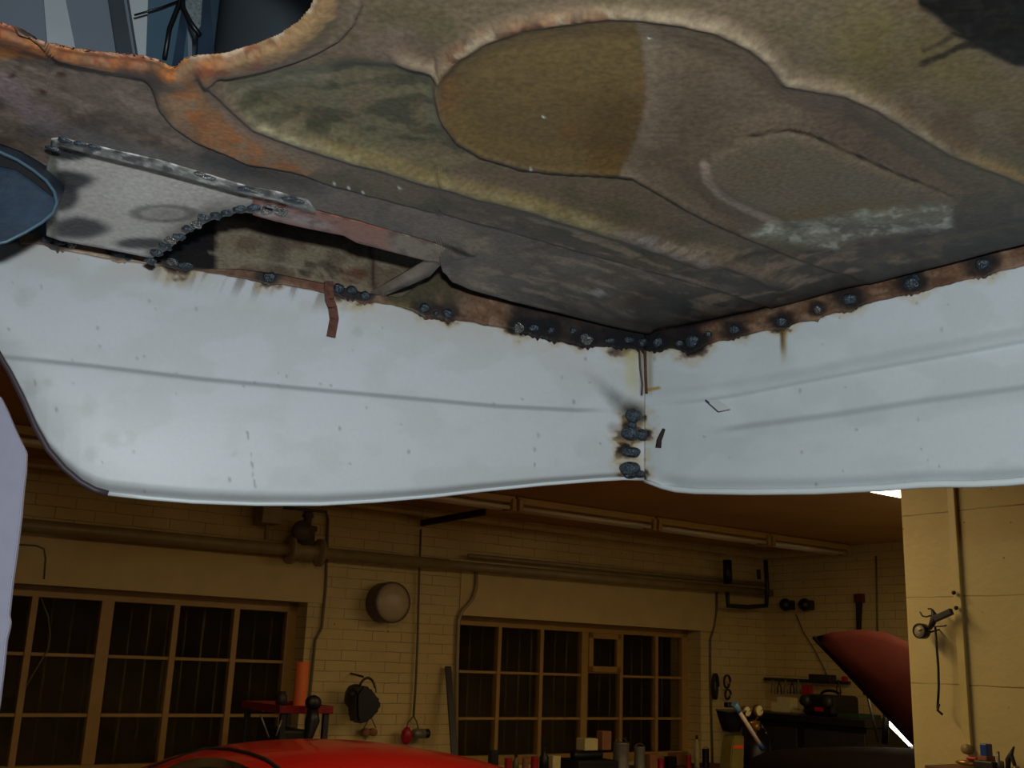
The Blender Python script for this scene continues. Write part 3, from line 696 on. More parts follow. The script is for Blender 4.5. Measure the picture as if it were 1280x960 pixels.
strip('side_panel', -60, 806, WTL, WBL, LA, nL, 0.0, side_col, M_WHITE, step=2, rows=170, solid=0.0012, zprof=side_prof).name = 'side_panel'
# ---- white rear panel -----------------------------------------------
WBR = [(806, 599), (815, 602), (828, 607), (845, 611), (870, 613), (940, 614), (1020, 613), (1100, 609), (1150, 605), (1180, 604), (1220, 604), (1260, 602), (1300, 598), (1500, 560)]
LEDGE = [(806, 503), (840, 504), (880, 500), (920, 494), (1000, 478), (1100, 459), (1200, 441), (1280, 426), (1500, 386)]
def rear_col(UU, VV, T):
    n = fbm(UU/11, VV/9, 4); n2 = fbm(UU/60+20, VV/40, 4)
    c = np.ones(UU.shape+(3,))*s2l((206, 214, 217))
    c = mixc(c, (190, 198, 198), smooth(.4, .6, n2)*.4)
    e = VV-interp(UU, WTR); c = mixc(c, (110, 84, 60), smooth(3, 1, e)*.7)
    c = burn(c, UU, VV, [(x, y-1, r*.75) for x, y, r in BURN_R], n)
    c = mixc(c, (150, 128, 60), smooth(6, 1, np.abs(UU-980))*smooth(460, 430, VV)*.8)
    c = mixc(c, (96, 60, 34), smooth(3, 1, np.abs(UU-978))*smooth(446, 425, VV)*.9)
    c = mixc(c, (150, 140, 90), smooth(7, 1, np.abs(UU-812))*smooth(500, 480, VV)*.6)
    c = mixc(c, (170, 140, 40), smooth(3, 1, pdist(UU, VV, [(808, 488), (824, 485)])[0])*.9)
    c = mixc(c, (84, 66, 60), smooth(4, 1, np.abs(UU-806))*smooth(500, 440, VV)*.7)
    for x, y, r in ((800, 520, 9), (799, 541, 12), (798, 565, 10), (797, 588, 10)): c = burn(c, UU, VV, [(x, y, r)], n)
    cr = pdist(UU, VV, [(880, 541), (940, 532), (1040, 519), (1150, 502), (1300, 482)])
    c = mixc(c, (150, 158, 160), smooth(7, .5, cr[0])*smooth(0, .2, cr[2])*.6)  # shade of the second crease painted as a darker line
    c = mixc(c, (170, 180, 180), smooth(9, 1, np.abs(VV-interp(UU, LEDGE)+9))*smooth(900, 1000, UU)*.35)  # darker line above the ledge, shade put into the colour
    return dust(c, UU, VV)
def rear_prof(UU, VV, T):
    le = interp(UU, LEDGE); s = smooth(-9, 5, VV-le)
    a = smooth(806, 850, UU)
    cre = interp(UU, [(880, 541), (1040, 519), (1300, 482)])
    bot = interp(UU, WBR)
    return 0.004 - a*0.0016*smooth(-20, -10, VV-le) + a*0.0045*smooth(-8, 7, VV-le) + a*0.0025*smooth(-3, 3, VV-le)*smooth(815, 900, UU) - a*0.004*smooth(0, 24, VV-cre)*smooth(860, 950, UU)*(1-T*.3) + a*0.020*smooth(bot-26, bot, VV)**2*.6
strip('rear_panel', 806, 1500, WTR, WBR, RA, nR, 0.0, rear_col, M_WHITE, step=2, rows=160, solid=0.0012, zprof=rear_prof)
# rolled lips along the lower edges
def lipline(name, pts, P0, n, off, r, m):
    q = [on_plane(x, y, P0 + n*off, n) - car.location for x, y in pts]
    return MB().tube(q, r, 8).build(name, m, car)
M_WHITEP = mat('primed_lip', hexc(222, 230, 230), 0.35, var=0.03)
M_EDGE = mat('cut_edge', hexc(70, 60, 66), 0.5, var=0.2)
lipline('lower_lip', [p for p in WBL if p[0] >= 135], LA, nL, 0.014, 0.0022, M_WHITEP)
lipline('cut_edge', [p for p in WBL if p[0] <= 136], LA, nL, 0.003, 0.0030, M_EDGE)
lipline('lower_lip', [(x, y+1) for x, y in WBR], RA, nR, 0.014, 0.0036, M_WHITEP)

# ---- weld blobs -------------------------------------------------------
def bead(px, py, rx, ry, P0, n, d, k, m=M_BEAD, off=-0.003):
    c = on_plane(px, py+1, P0 + n*off, n); dist = (c-EYE).length; s = dist/F_PX
    mb = MB(); mb.blob((0, 0, 0), (rx*s*.85, 0.005, ry*s*.85), k, 0.14, 3)
    o = mb.build('weld_bead', m, car, c-car.location, math.atan2(d.y, d.x)); return o
kk = 0
for x, y, rx, ry in [(58, 297, 8, 6), (75, 301, 10, 6), (90, 303, 8, 8), (150, 314, 13, 8), (160, 318, 8, 7), (215, 326, 9, 6), (232, 331, 12, 5), (337, 346, 9, 8), (424, 360, 8, 8), (440, 362, 9, 7), (456, 368, 7, 6), (531, 384, 8, 8), (545, 391, 4, 4), (560, 391, 8, 7), (649, 409, 8, 8), (667, 409, 9, 6), (688, 412, 6, 5), (716, 413, 5, 5), (733, 423, 10, 8), (762, 425, 8, 4), (786, 424, 8, 5), (803, 427, 7, 7)]:
    bead(x, y, rx, ry, LA, nL, dL, kk, M_BEAD2 if kk in (2, 5, 14, 18) else M_BEAD); kk += 1
for x, y, rx, ry in [(822, 427, 8, 8), (850, 428, 6, 5), (865, 425, 10, 9), (886, 417, 4, 5), (918, 411, 8, 7), (977, 401, 8, 8), (1022, 386, 5, 6), (1062, 373, 11, 9), (1140, 352, 11, 10), (1229, 329, 9, 9)]:
    bead(x, y, rx, ry, RA, nR, dR, kk, M_BEAD2 if x == 1022 else M_BEAD); kk += 1
for x, y, rx, ry in [(792, 519, 12, 11), (788, 541, 15, 11), (802, 543, 9, 8), (789, 564, 15, 8), (787, 586, 17, 12), (800, 591, 8, 5), (790, 531, 7, 6)]:
    bead(x, y, rx, ry, LA, nL, dL, kk, M_BEAD, off=-0.004); kk += 1
# little bent tab and vertical crease at the corner seam
def ribbon(name, pts, wpx, P0, n, off, m, thick=0.0015):
    """thin sheet strip following pixel points, real thickness"""
    q = [on_plane(x, y, P0+n*off, n)-car.location for x, y in pts]; s = (q[0]+car.location-EYE).length/F_PX
    mb = MB()
    for a, b in zip(q, q[1:]):
        d = (b-a).normalized(); w = d.cross(n).normalized()*wpx*s/2; t = n*thick
        e = d*0.0006
        v = [mb.bm.verts.new(p) for p in (a-w-e, a+w-e, b+w+e, b-w+e, a-w-e+t, a+w-e+t, b+w+e+t, b-w+e+t)]
        for f in ((0, 1, 2, 3), (7, 6, 5, 4), (0, 4, 5, 1), (1, 5, 6, 2), (2, 6, 7, 3), (3, 7, 4, 0)): mb.bm.faces.new([v[i] for i in f])
    return mb.build(name, m, car)
tag(ribbon('metal_tab', [(411, 352), (412, 374), (416, 384), (418, 398), (414, 420)], 11, LA, nL, -0.012, M_RUST), 'small rusty bent tab hanging over the white side panel')
lipline('corner_crease', [(799, 436), (800, 460), (803, 480), (802, 494)], LA, nL, -0.002, 0.0012, M_EDGE)
lipline('corner_crease', [(806, 438), (807, 470), (808, 492)], LA, nL, -0.002, 0.0018, M_RUST)
# slot and snipped tab in the rear panel
M_SLOT = mat('slot_dark', hexc(46, 28, 26), 0.8, var=0.3, scale=80)
mb = MB(); q = [on_plane(x, y, RA+nR*(-0.008), nR)-car.location for x, y in ((830, 536), (827, 543), (824, 550), (823, 559))]
mb.tube(q, [0.0018, 0.0026, 0.003, 0.0034], 10).build('slot', M_SLOT, car)
_sp = MB(); _q = [on_plane(x, y, RA+nR*o_, nR)-car.location for x, y, o_ in ((882, 500, -.002), (898, 514, -.012), (913, 511, -.010), (897, 500, -.002))]; _a = [_sp.bm.verts.new(p) for p in _q]; _c = [_sp.bm.verts.new(p+nR*.001) for p in _q]; _sp.bm.faces.new(_a); _sp.bm.faces.new(_c[::-1]); [_sp.bm.faces.new((_a[i], _c[i], _c[(i+1) % 4], _a[(i+1) % 4])) for i in range(4)]
lipline('tab_cut', [(882, 500), (898, 514)], RA, nR, -0.004, 0.0009, M_EDGE)
tag(_sp.build('snipped_tab', M_WHITEP, car), 'small bent-out flap of the white panel')

# ---- grey repair patch, sill strip, gusset, hollow behind ----------------
PT = [(58, 200), (64, 184), (75, 186), (190, 215), (300, 245), (345, 255), (378, 264), (400, 270)]
PB = [(58, 303), (75, 309), (130, 319), (190, 327), (212, 310), (232, 292), (262, 275), (300, 264), (315, 266), (400, 275)]
def patch_col(UU, VV, T):
    n = fbm(UU/9, VV/8, 4); nw = (fbm(UU/40, VV/25, 3)-.5)*24
    c = np.ones(UU.shape+(3,))*s2l((205, 200, 194))
    c = mixc(c, (222, 220, 216), smooth(50, 5, np.hypot(UU-170, (VV-240)*1.4))*.5)
    for x, y, rx, ry in ((84, 224, 38, 14), (76, 244, 24, 20), (88, 192, 26, 8), (100, 284, 44, 16), (60, 275, 14, 6), (172, 303, 34, 8)):
        c = mixc(c, (20, 21, 28), smooth(1.15, .6, np.hypot((UU-x)/rx, (VV-y)/ry)+nw/50)*.92)
    ring = np.hypot((UU-205)/42, (VV-266)/11)
    c = mixc(c, (92, 90, 84), smooth(.35, .05, np.abs(ring-.85))*.7); c = mixc(c, (104, 102, 98), smooth(.9, .3, ring)*.5)
    c = mixc(c, (84, 76, 70), smooth(20, 2, pdist(UU, VV, [(195, 318), (215, 300), (260, 268), (345, 258)])[0]+nw*.3)*.75)
    c = mixc(c, (186, 160, 136), smooth(10, 2, np.hypot((UU-47), VV-296))*.9)
    c = mixc(c, (190, 180, 172), smooth(8, 2, np.abs(VV-307))*smooth(20, 5, np.abs(UU-115))*.9)
    c = mixc(c, (96, 98, 82), smooth(9, 1, np.abs(UU-67))*.8)
    return c
def zstrip(name, u0, u1, top, bot, z, colf, m, step=3, rows=40, solid=0.0015, zf=None):
    uu = np.arange(u0, u1+step, step).astype(float); uu[-1] = u1; t = np.linspace(0, 1, rows)
    a = interp(uu, top); b = interp(uu, bot); UU = np.tile(uu, (rows, 1)); VV = a[None]+(b-a)[None]*t[:, None]; T = np.tile(t[:, None], (1, len(uu)))
    PP = unproj_z(UU, VV, z if zf is None else z+zf(UU, VV, T))
    return grid_mesh(name, tocar(PP), colf(UU, VV, T), m, car, None, solid)
tag(zstrip('repair_patch', 58, 352, [(x, y-7) for x, y in PT], [(x, y-9 if x < 180 else (y-5 if x < 200 else y)) for x, y in PB], HF+0.008, patch_col, M_STEEL, zf=lambda a, b, t: -0.028*t*np.clip((interp(a, PB)-interp(a, PT))/100, 0, 1)), 'plain grey sheet steel repair patch with heat marks')
# weld strip above it, lapped under the floor edge
def wstrip_col(UU, VV, T):
    n = fbm(UU/12, VV/5, 4); c = np.ones(UU.shape+(3,))*s2l((140, 140, 134)); c = mixc(c, (215, 218, 214), smooth(.52, .64, n)*.8)
    c = mixc(c, (44, 44, 46), smooth(.54, .64, fbm(UU/16+5, VV/9, 3))*.8)
    return c
tag(zstrip('weld_strip', 64, 395, [(64, 173), (75, 172), (200, 200), (300, 230), (345, 239), (385, 250), (395, 262)], [(64, 185), (75, 183), (190, 211), (300, 241), (345, 251), (395, 266)], HF-0.007, wstrip_col, M_STEEL, rows=8, solid=0.001), 'narrow grey strip of weld along the floor edge')
# jagged weld run from the flange up to the strip
JAG = [(188, 326), (196, 316), (206, 308), (214, 300), (224, 296), (234, 286), (246, 281), (256, 273), (270, 270), (284, 266), (300, 262), (318, 260), (334, 262), (350, 264)]
for k, (x, y) in enumerate(JAG):
    c = on_z(x, y, HF+0.003-0.028*max(0, min(1, (np.interp(x, *zip(*PB))-np.interp(x, *zip(*PT)))/100))); s = (c-EYE).length/F_PX
    MB().blob((0, 0, 0), (8*s, 5*s, 0.003), 60+k, 0.25, 3).build('weld_bead', M_BEAD2 if k in (3, 6, 12, 13) else M_BEAD, car, c-car.location, 0.9 if k < 9 else -.2)
for k, (x, y) in enumerate([(80, 175), (100, 180), (118, 184), (250, 217), (262, 222), (306, 236), (318, 238), (372, 252), (360, 249), (338, 258), (66, 186)]):
    c = on_z(x, y, HF-0.0095); s = (c-EYE).length/F_PX
    MB().blob((0, 0, 0), (8*s, 4*s, 0.0015), 90+k, 0.15, 3).build('weld_bead', M_BEAD2 if k in (3, 4, 6, 9) else M_BEAD, car, c-car.location, 0.5)
# brown-red sill strip left between two cuts
ST = [(296, 248), (345, 256), (378, 266), (450, 285), (500, 299), (545, 313), (562, 320)]
SB = [(296, 262), (320, 268), (345, 275), (380, 283), (430, 293), (446, 302), (470, 308), (535, 325), (562, 328)]
def sill_col(UU, VV, T):
    n = fbm(UU/14, VV/6, 4); c = np.ones(UU.shape+(3,))*s2l((166, 112, 96))
    c = mixc(c, (170, 164, 160), smooth(.3, .6, T)*smooth(.95, .7, T)*smooth(310, 370, UU)*smooth(430, 395, UU)*.8)
    c = mixc(c, (146, 134, 116), smooth(478, 500, UU)*.9); c = mixc(c, (90, 56, 50), smooth(.54, .66, n)*.6)
    c = mixc(c, (200, 200, 196), smooth(16, 5, np.hypot((UU-335)*.8, (VV-262)*1.6))*.8)
    return c
tag(zstrip('sill_strip', 316, 562, [(x, y-9) for x, y in ST], SB, HF+0.004, sill_col, M_STEEL, rows=14, solid=0.003), 'reddish brown strip of old sill between two cracks')
# hollow behind: inner skin rising outward from the flange
NT = [(150, 240), (240, 225), (300, 228), (420, 250), (560, 290), (600, 300)]
NB = [(150, 326), (200, 333), (250, 338), (330, 352), (410, 366), (460, 377), (520, 390), (600, 402)]
def inner_col(UU, VV, T):
    n = fbm(UU/22, VV/18, 4); n2 = fbm(UU/8, VV/7, 3); c = np.ones(UU.shape+(3,))*s2l((170, 154, 130))
    c = mixc(c, (120, 104, 86), smooth(.48, .64, n)*.7)
    c = mixc(c, (96, 84, 74), smooth(22, 3, np.abs(UU-345))*.5)
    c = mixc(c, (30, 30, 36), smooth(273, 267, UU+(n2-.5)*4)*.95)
    c = mixc(c, (120, 66, 40), smooth(14, 3, np.hypot((UU-440)*.5, VV-347)+(n2-.5)*16)*.8)
    c = mixc(c, (54, 42, 36), smooth(6, 2, np.abs(np.hypot((UU-400)*.4, VV-338)-6)+(n2-.5)*12)*.6)
    c = mixc(c, (184, 172, 152), smooth(2.5, .6, pdist(UU, VV, [(262, 316), (330, 326), (400, 342), (455, 350)])[0])*.5)
    c = mixc(c, (70, 48, 40), smooth(3.5, 1, np.abs(UU-465-(VV-330)*.1))*.8)
    return c
uu = np.arange(150, 600, 4.0); t = np.linspace(0, 1, 30); a = interp(uu, NT); b = interp(uu, NB)
UU = np.tile(uu, (30, 1)); VV = a[None]+(b-a)[None]*t[:, None]; T = np.tile(t[:, None], (1, len(uu)))
PP = unproj_pl(UU, VV, LA, nL, 0.004+0.13*(1-T))
tag(grid_mesh('inner_skin', tocar(PP), inner_col(UU, VV, T), M_FLOORPAN, car, None, 0.0015), 'brown inner skin seen through the open cut')
# gusset: twisted strip from the crack end down to the flange
g1 = [on_z(x, y, HF+0.002) for x, y in ((556, 316), (552, 330), (538, 345), (510, 358), (470, 374))]
g2 = [on_z(x, y, HF+0.010) for x, y in ((530, 322), (528, 328), (512, 338), (488, 352), (456, 371))]
mb = MB(); v1 = [mb.bm.verts.new(p-car.location) for p in g1]; v2 = [mb.bm.verts.new(p-car.location) for p in g2]
v3 = [mb.bm.verts.new(p-car.location+Vector((0, 0, .002))) for p in g1]; v4 = [mb.bm.verts.new(p-car.location+Vector((0, 0, .002))) for p in g2]
for i in range(4):
    for q in ((v1, v2), (v3, v4), (v1, v3), (v2, v4)):
        f = mb.bm.faces.new((q[0][i], q[0][i+1], q[1][i+1], q[1][i])); f.smooth = True
M_GUS = mat('worn_brown_steel', hexc(138, 124, 112), 0.5, var=0.2, scale=40, bump=0.2)
mb.build('gusset', M_GUS, car)
# ---- blue bracket tube at the left -------------------------------------
_pt = on_z(20, 196, HF-0.012); OB = (_pt-LA).dot(nL)
def bpx(x, y, o=0.0): return on_plane(x, y, LA+nL*(OB+o), nL)-car.location
ARC = [(-150, 160), (-60, 168), (0, 190), (22, 200), (42, 213), (58, 226), (68, 240), (71, 254), (66, 266), (52, 278), (32, 290), (8, 302), (-20, 308), (-150, 318)]
def slab(name, arc, o0, o1, m, par):
    a = [bpx(x, y, o0) for x, y in arc]; sh = (nL*.85+Vector((0, 0, .53)))*(o1-o0); mb = MB()
    A = [mb.bm.verts.new(p) for p in a]; B = [mb.bm.verts.new(p+sh) for p in a]; n = len(A); mb.bm.faces.new(A); mb.bm.faces.new(list(reversed(B)))
    for i in range(n): f = mb.bm.faces.new((A[i], B[i], B[(i+1) % n], A[(i+1) % n]))
    o = mb.build(name, m, par); return o
br_ = slab('bumper_bracket', ARC, 0.012, 0.16, M_BLUE, car); tag(br_, 'dark petrol-blue round bracket end at the left edge')
rimo = MB().tube([bpx(x, y, 0.006) for x, y in ARC[1:-1]], .0014, 10).build('rim', M_BLUEIN, br_)
slab('socket_shadow_ring', [(-150, 172), (-60, 176), (0, 195), (22, 204), (42, 217), (58, 231), (66, 246), (58, 240), (40, 226), (20, 212), (0, 208), (-60, 200), (-150, 200)], 0.008, 0.0125, M_BLACKC, br_).name = 'socket_shadow'  # black crescent stands in for the shade inside the tube end
# ---- parts seen through the big hole --------------------------------------
def inpanel(name, poly, off, m, th=0.012):
    q = [on_plane(x, y, LA+nL*off, nL)-car.location for x, y in poly]
    mb = MB(); a = [mb.bm.verts.new(p) for p in q]; b = [mb.bm.verts.new(p+nL*th) for p in q]; n = len(q)
    mb.bm.faces.new(a); mb.bm.faces.new(list(reversed(b)))
    for i in range(n): mb.bm.faces.new((a[i], b[i], b[(i+1) % n], a[(i+1) % n]))
    return mb.build(name, m, car)
inpanel('inner_wing', [(-140, 120), (240, 120), (240, -260), (-140, -260)], 0.10, M_GREYIN)
inpanel('inner_wing_highlight', [(62, 90), (100, 90), (76, -30), (50, -60)], 0.075, M_WHITEIN, .03)  # pale strip puts a curved highlight on the inner wing
inpanel('seam_strip', [(150, 90), (170, 90), (148, -40), (130, -40)], 0.085, M_DARKIN, .02)
inpanel('pale_flange', [(176, 90), (198, 90), (192, -40), (155, -40)], 0.06, M_WHITEIN, .02)
inpanel('pillar', [(182, 100), (236, 100), (232, -60), (188, -60)], 0.03, M_BLUEIN, .03)
inpanel('pillar_web', [(212, 100), (226, 100), (240, -20), (232, -20)], 0.015, M_BLUE, .015)
inpanel('speckled_plate', [(230, -20), (254, -20), (251, 32), (244, 44), (233, 18)], 0.01, mat('zinc_plate', hexc(128, 140, 142), .5, metal=.3, var=.4, scale=300), .01)
inpanel('blue_strip', [(246, 90), (270, 90), (262, -10), (250, -10)], 0.02, M_BLUE, .02)
cc = on_plane(392, -20, LA+nL*0.10, nL)-car.location
MB().lathe([(0.08, -0.3), (0.105, -0.29), (0.11, -0.27), (0.11, 0.27), (0.105, .29), (0, .3)], cc, n=48).build('filler_tank', M_DARKIN, car)
for pts in ([(232, -20), (222, 10), (212, 35), (206, 72)], [(230, -10), (228, 8), (238, 28), (250, 44)], [(168, 19), (200, 10), (226, 0)]):
    q = [on_plane(x, y, LA+nL*(0.0), nL)-car.location for x, y in pts]; MB().tube(q, 0.0028 if pts[0][0] > 200 else 0.0012, 8).build('cable', M_CABLE, car)
# ---- unseen rest of the body above, added to block the ceiling light -----------------------------
M_BODY = mat('body_paint', hexc(60, 82, 96), 0.35, var=0.05)
far = on_z(806, 424, HF)
nearL = LA - dL*0.5; nearR = RB + dR*0.6
pts = [nearL, far, nearR, nearR-nR*0.0+Vector((0.2, -1.2, 0)), nearL+Vector((-0.2, -1.2, 0))]
mb = MB()
def shell_wall(a, b, n):
    lo = [a+n*0.06, b+n*0.06]; hi = [a+n*0.11+Vector((0, 0, .55)), b+n*0.11+Vector((0, 0, .55))]
    lo = [p+Vector((0, 0, .02)) for p in lo]
    for sgn in (0, 1): pass
    v = [mb.bm.verts.new(p-car.location) for p in (lo[0], lo[1], hi[1], hi[0])]; mb.bm.faces.new(v)
cL = far+ (nL+nR)*0.03
shell_wall(nearL+nL*0.08, far+nL*0.08+nR*.05, nL); shell_wall(far+nR*0.02+nL*.05, nearR+nR*0.02, nR)
roof = [p+Vector((0, 0, .52))+(p-pts[3]).normalized()*0.12 for p in pts]
mb.bm.faces.new([mb.bm.verts.new(p-car.location) for p in roof])
o = mb.build('blocking_shell', M_BODY, car); s = o.modifiers.new('sheet', 'SOLIDIFY'); s.thickness = 0.004

# ================================================================== THINGS IN THE WORKSHOP
M_PIPE = mat('painted_pipe', hexc(150, 132, 86), 0.4, var=0.15, scale=9)
M_DARK = mat('dark_iron', hexc(40, 36, 30), 0.5, var=0.3, scale=30)
M_BLACK = mat('black_plastic', hexc(20, 19, 18), 0.45, var=0.2)
M_CORD = mat('grey_cord', hexc(104, 92, 62), 0.6, var=0.1)
M_CREAM = mat('cream_card', hexc(214, 200, 140), 0.8, var=0.08)
M_KRAFT = mat('brown_card', hexc(150, 100, 62), 0.85, var=0.1)
M_REDP = mat('red_plastic', hexc(170, 24, 30), 0.4, var=0.1)
M_ORANGE = mat('orange_roll', hexc(226, 112, 48), 0.6, var=0.05)
M_BRASS = mat('brass', hexc(170, 130, 60), 0.35, metal=0.6, var=0.15)
M_DIAL = mat('dial_face', hexc(232, 224, 170), 0.4, var=0.02)
M_STEELG = mat('grey_steel', hexc(128, 122, 110), 0.4, metal=0.3, var=0.15)
M_OLIVE = mat('olive_bottle', hexc(96, 92, 50), 0.4)
M_BLUEP = mat('blue_plastic', hexc(38, 74, 140), 0.4)
M_LTBLUE = mat('pale_blue_cap', hexc(110, 160, 190), 0.4)
M_WHITET = mat('white_sleeve', hexc(236, 214, 190), 0.4)
M_GREEN = mat('dark_green_plastic', hexc(36, 58, 36), 0.5)
M_WOOD = mat('bench_wood', hexc(110, 76, 44), 0.7, var=0.25, scale=8)

class On:
    """build on a wall frame: coordinates from photo points at offset y from that wall"""
    def __init__(s, fr): s.f = fr
    def p(s, px, py, y): x, z = s.f.px(px, py, y); return Vector((x, y, z))
    def scale(s, px, py, y): P = s.f.w(*s.p(px, py, y)); return (P-EYE).dot(FWD)/F_PX
def place(fr, c):   # world location of a local point
    return fr.w(c.x, c.y, c.z)
def rootat(name, fr, c, label, cat, group=None): return empty(name, place(fr, c), fr.a, label=label, cat=cat, group=group)
W1 = On(F1); W2 = On(F2); W3 = On(F3)
def cord(name, on, pts, y, r, label, cat='cable', m=M_CORD, group=None):
    q = [on.p(a, b, y) for a, b in pts]; c = q[0]
    o = MB().tube([v-c for v in q], r, 8).build(name, m, loc=place(on.f, c), rz=on.f.a)
    return tag(o, label, cat, group)

M_VALVE = mat('valve_iron', hexc(84, 74, 50), .5, var=.2)
# ---- long pipe with valve ------------------------------------------------
a = W1.p(26, 657, -.13); b = W1.p(560, 704, -.13); c3 = W1.p(1005, 749, -.13)
zc = (a.z+b.z)/2
root = rootat('heating_pipe', F1, Vector((b.x, -.13, zc)), 'long grey pipe running along the far brick wall above both windows', 'pipe')
L0 = -8.9-b.x; L1 = c3.x-b.x
dz0 = a.z-zc; dz1 = W1.p(880, 733, -.13).z-zc
MB().tube([(L0, 0, dz0), (0, 0, 0)], 0.043, 16).build('pipe_run', M_PIPE, root)
MB().tube([(-0.02, 0, 0), (min(L1, -b.x-.05), 0, dz1)], 0.036, 16).build('pipe_run', M_PIPE, root)
v = W1.p(382, 681, -.13)-Vector((b.x, -.13, zc)); v.z = dz0*abs(v.x/L0)
val = MB()
val.lathe([(0.045, -.13), (0.10, -.13), (0.10, -.10), (0.06, -.095), (0.055, -.04), (0.07, 0), (0.055, .04), (0.06, .095), (0.10, .10), (0.10, .13), (0.045, .13)], v, axis='X', n=28)
val.build('valve_body', M_PIPE, root)
MB().lathe([(0.065, 0), (0.06, .10), (0.075, .11), (0.075, .14), (0.03, .15), (0.03, .20), (0.045, .21), (.03, .25), (0, .25)], v+Vector((0, 0, .04)), n=20).build('valve_bonnet', M_VALVE, root)
MB().lathe([(0.0, -.02), (0.07, -.02), (0.075, 0), (0.06, .05), (0, .06)], v+Vector((-.06, -.05, .14)), axis='Y', n=20).build('valve_actuator', M_VALVE, root)
for px in (100, 250, 480, 680, 800):
    q = W1.p(px, 700, -.13)-Vector((b.x, -.13, zc)); q.z = dz0*abs(q.x/L0) if q.x < 0 else dz1*q.x/L1
    MB().bar((q.x, .0, q.z), (q.x, .125, q.z), .02, .03).build('pipe_clip', M_DARK, root)
# second thin pipe over the right half
a = W1.p(585, 700, -.09); b2 = W1.p(1000, 741, -.09)
o = MB().tube([(0, 0, 0), (-a.x-.06, 0, b2.z-a.z+.01)], 0.018, 10).build('thin_pipe', M_PIPE, loc=F1.w(a.x, -.09, a.z+.035), rz=F1.a)
tag(o, 'thin pipe lying just above the right half of the long wall pipe', 'pipe')
# stub box above the pipe
a = W1.p(335, 646, -.14)
root = rootat('expansion_box', F1, a, 'small square metal box on a short stem above the long pipe, left of the valve', 'box')
MB().box((0, .0, .03), (.15, .16, .17), .01).build('case', M_PIPE, root)
MB().tube([(0, 0, -.05), (0, 0, max(-.2, -(a.z-zc)+.055+.0))], .018, 8).build('stem', M_PIPE, root)
# ---- cords and conduits --------------------------------------------------
cord('cable', W1, [(300, 628), (408, 640), (410, 650), (407, 735), (402, 785), (394, 800), (391, 830), (387, 872), (380, 960)], -.02, .011, 'cable dropping down the brick wall just right of the left window')
cord('conduit', W1, [(596, 705), (595, 735), (590, 750), (578, 763), (573, 775), (571, 840), (570, 958)], -.03, .016, 'kinked conduit dropping from the pipe at the left edge of the right window', 'conduit', M_PIPE)
cord('cable', W1, [(10, 680), (45, 682), (55, 686), (57, 698), (55, 724)], -.012, .006, 'short cable bending down over the left window near the grey post')
cord('cable', W1, [(896, 738), (896, 762), (893, 782), (888, 800), (888, 850), (891, 958)], -.02, .010, 'cable running down the brick right of the right window')
cord('cable', W2, [(995, 768), (1004, 790), (1018, 812), (1030, 835), (1035, 848)], -.02, .006, 'thin cable sagging down the right-hand wall to the tool rail')
cord('wall_tube', W2, [(1095, 695), (1096, 740), (1097, 800)], -.02, .008, 'thin vertical tube on the right-hand wall above the maroon bonnet', 'conduit')
cord('cable', W1, [(51, 747), (60, 770), (63, 795), (60, 812), (40, 845), (33, 858)], .12, .005, 'loose cable hanging in the left window beside the grey post')
# lamp bracket arm
a = W1.p(527, 654, -.02); b = W1.p(606, 640, -.75)
o = MB().bar((0, 0, 0), tuple(b-a), .03, .05, .004).build('bracket_arm', M_DARK, loc=place(F1, a), rz=F1.a); tag(o, 'dark sloping bracket arm reaching from the wall to the unlit light row', 'bracket')
# hanging pendant switch cord
c = W1.p(526, 660, -.04); pts = [(526, 662), (524, 720), (522, 800), (520, 850), (517, 895)]
root = rootat('forked_pendant', F1, W1.p(517, 895, -.04), 'pale cord hanging down the brick wall, forked at its end', 'cord'); k0 = W1.p(517, 895, -.04)
MB().tube([W1.p(x, y, -.04)-k0 for x, y in pts], .009, 8).build('cord_drop', M_CORD, root)
for pp in ([(517, 895), (510, 903), (507, 914)], [(517, 895), (521, 902), (523, 912)]):
    MB().tube([W1.p(x, y, -.04)-k0 for x, y in pp], .006, 6).build('cord_tail', M_CORD, root)
c = W1.p(508, 920, -.10); tag(MB().blob((0, 0, 0), (.045, .035, .065), 3, .08).build('ear_plug_holder', M_REDP, loc=place(F1, c), rz=F1.a), 'small red rounded plug hanging on the forked wall cord', 'plug')
c = W1.p(526, 917, -.10); root = rootat('plug_socket', F1, c, 'grey and black socket hanging on the forked wall cord', 'socket')
MB().lathe([(0, -.07), (.032, -.068), (.036, -.05), (.036, .03), (0, .032)], (0, 0, 0), axis='X', n=16).build('body', M_STEELG, root)
MB().lathe([(0, .03), (.034, .032), (.034, .065), (0, .07)], (0, 0, 0), axis='X', n=16).build('cap', M_BLACK, root)
# ---- round wall lamp -----------------------------------------------------
c = W1.p(490, 753, -.16); R = 26*W1.scale(490, 753, -.16)
root = rootat('round_wall_lamp', F1, c, 'round drum-shaped wall lamp, unlit, between the two windows', 'wall lamp')
rim = MB().lathe([(R*.86, .155), (R*.95, .14), (R*.98, .0), (R*.96, -.02), (R*.9, -.02), (R*.88, .0)], (0, 0, 0), axis='Y', n=40)
rim.build('housing', mat('lamp_housing', hexc(90, 76, 52), .5, var=.15), root)
MB().lathe([(0, -.045), (R*.35, -.04), (R*.7, -.03), (R*.92, -.012), (R*.93, .01), (0, .012)], (0, 0, 0), axis='Y', n=40).build('lamp_glass', mat('frosted_glass', hexc(178, 160, 124), .35, var=.1, scale=5), root)
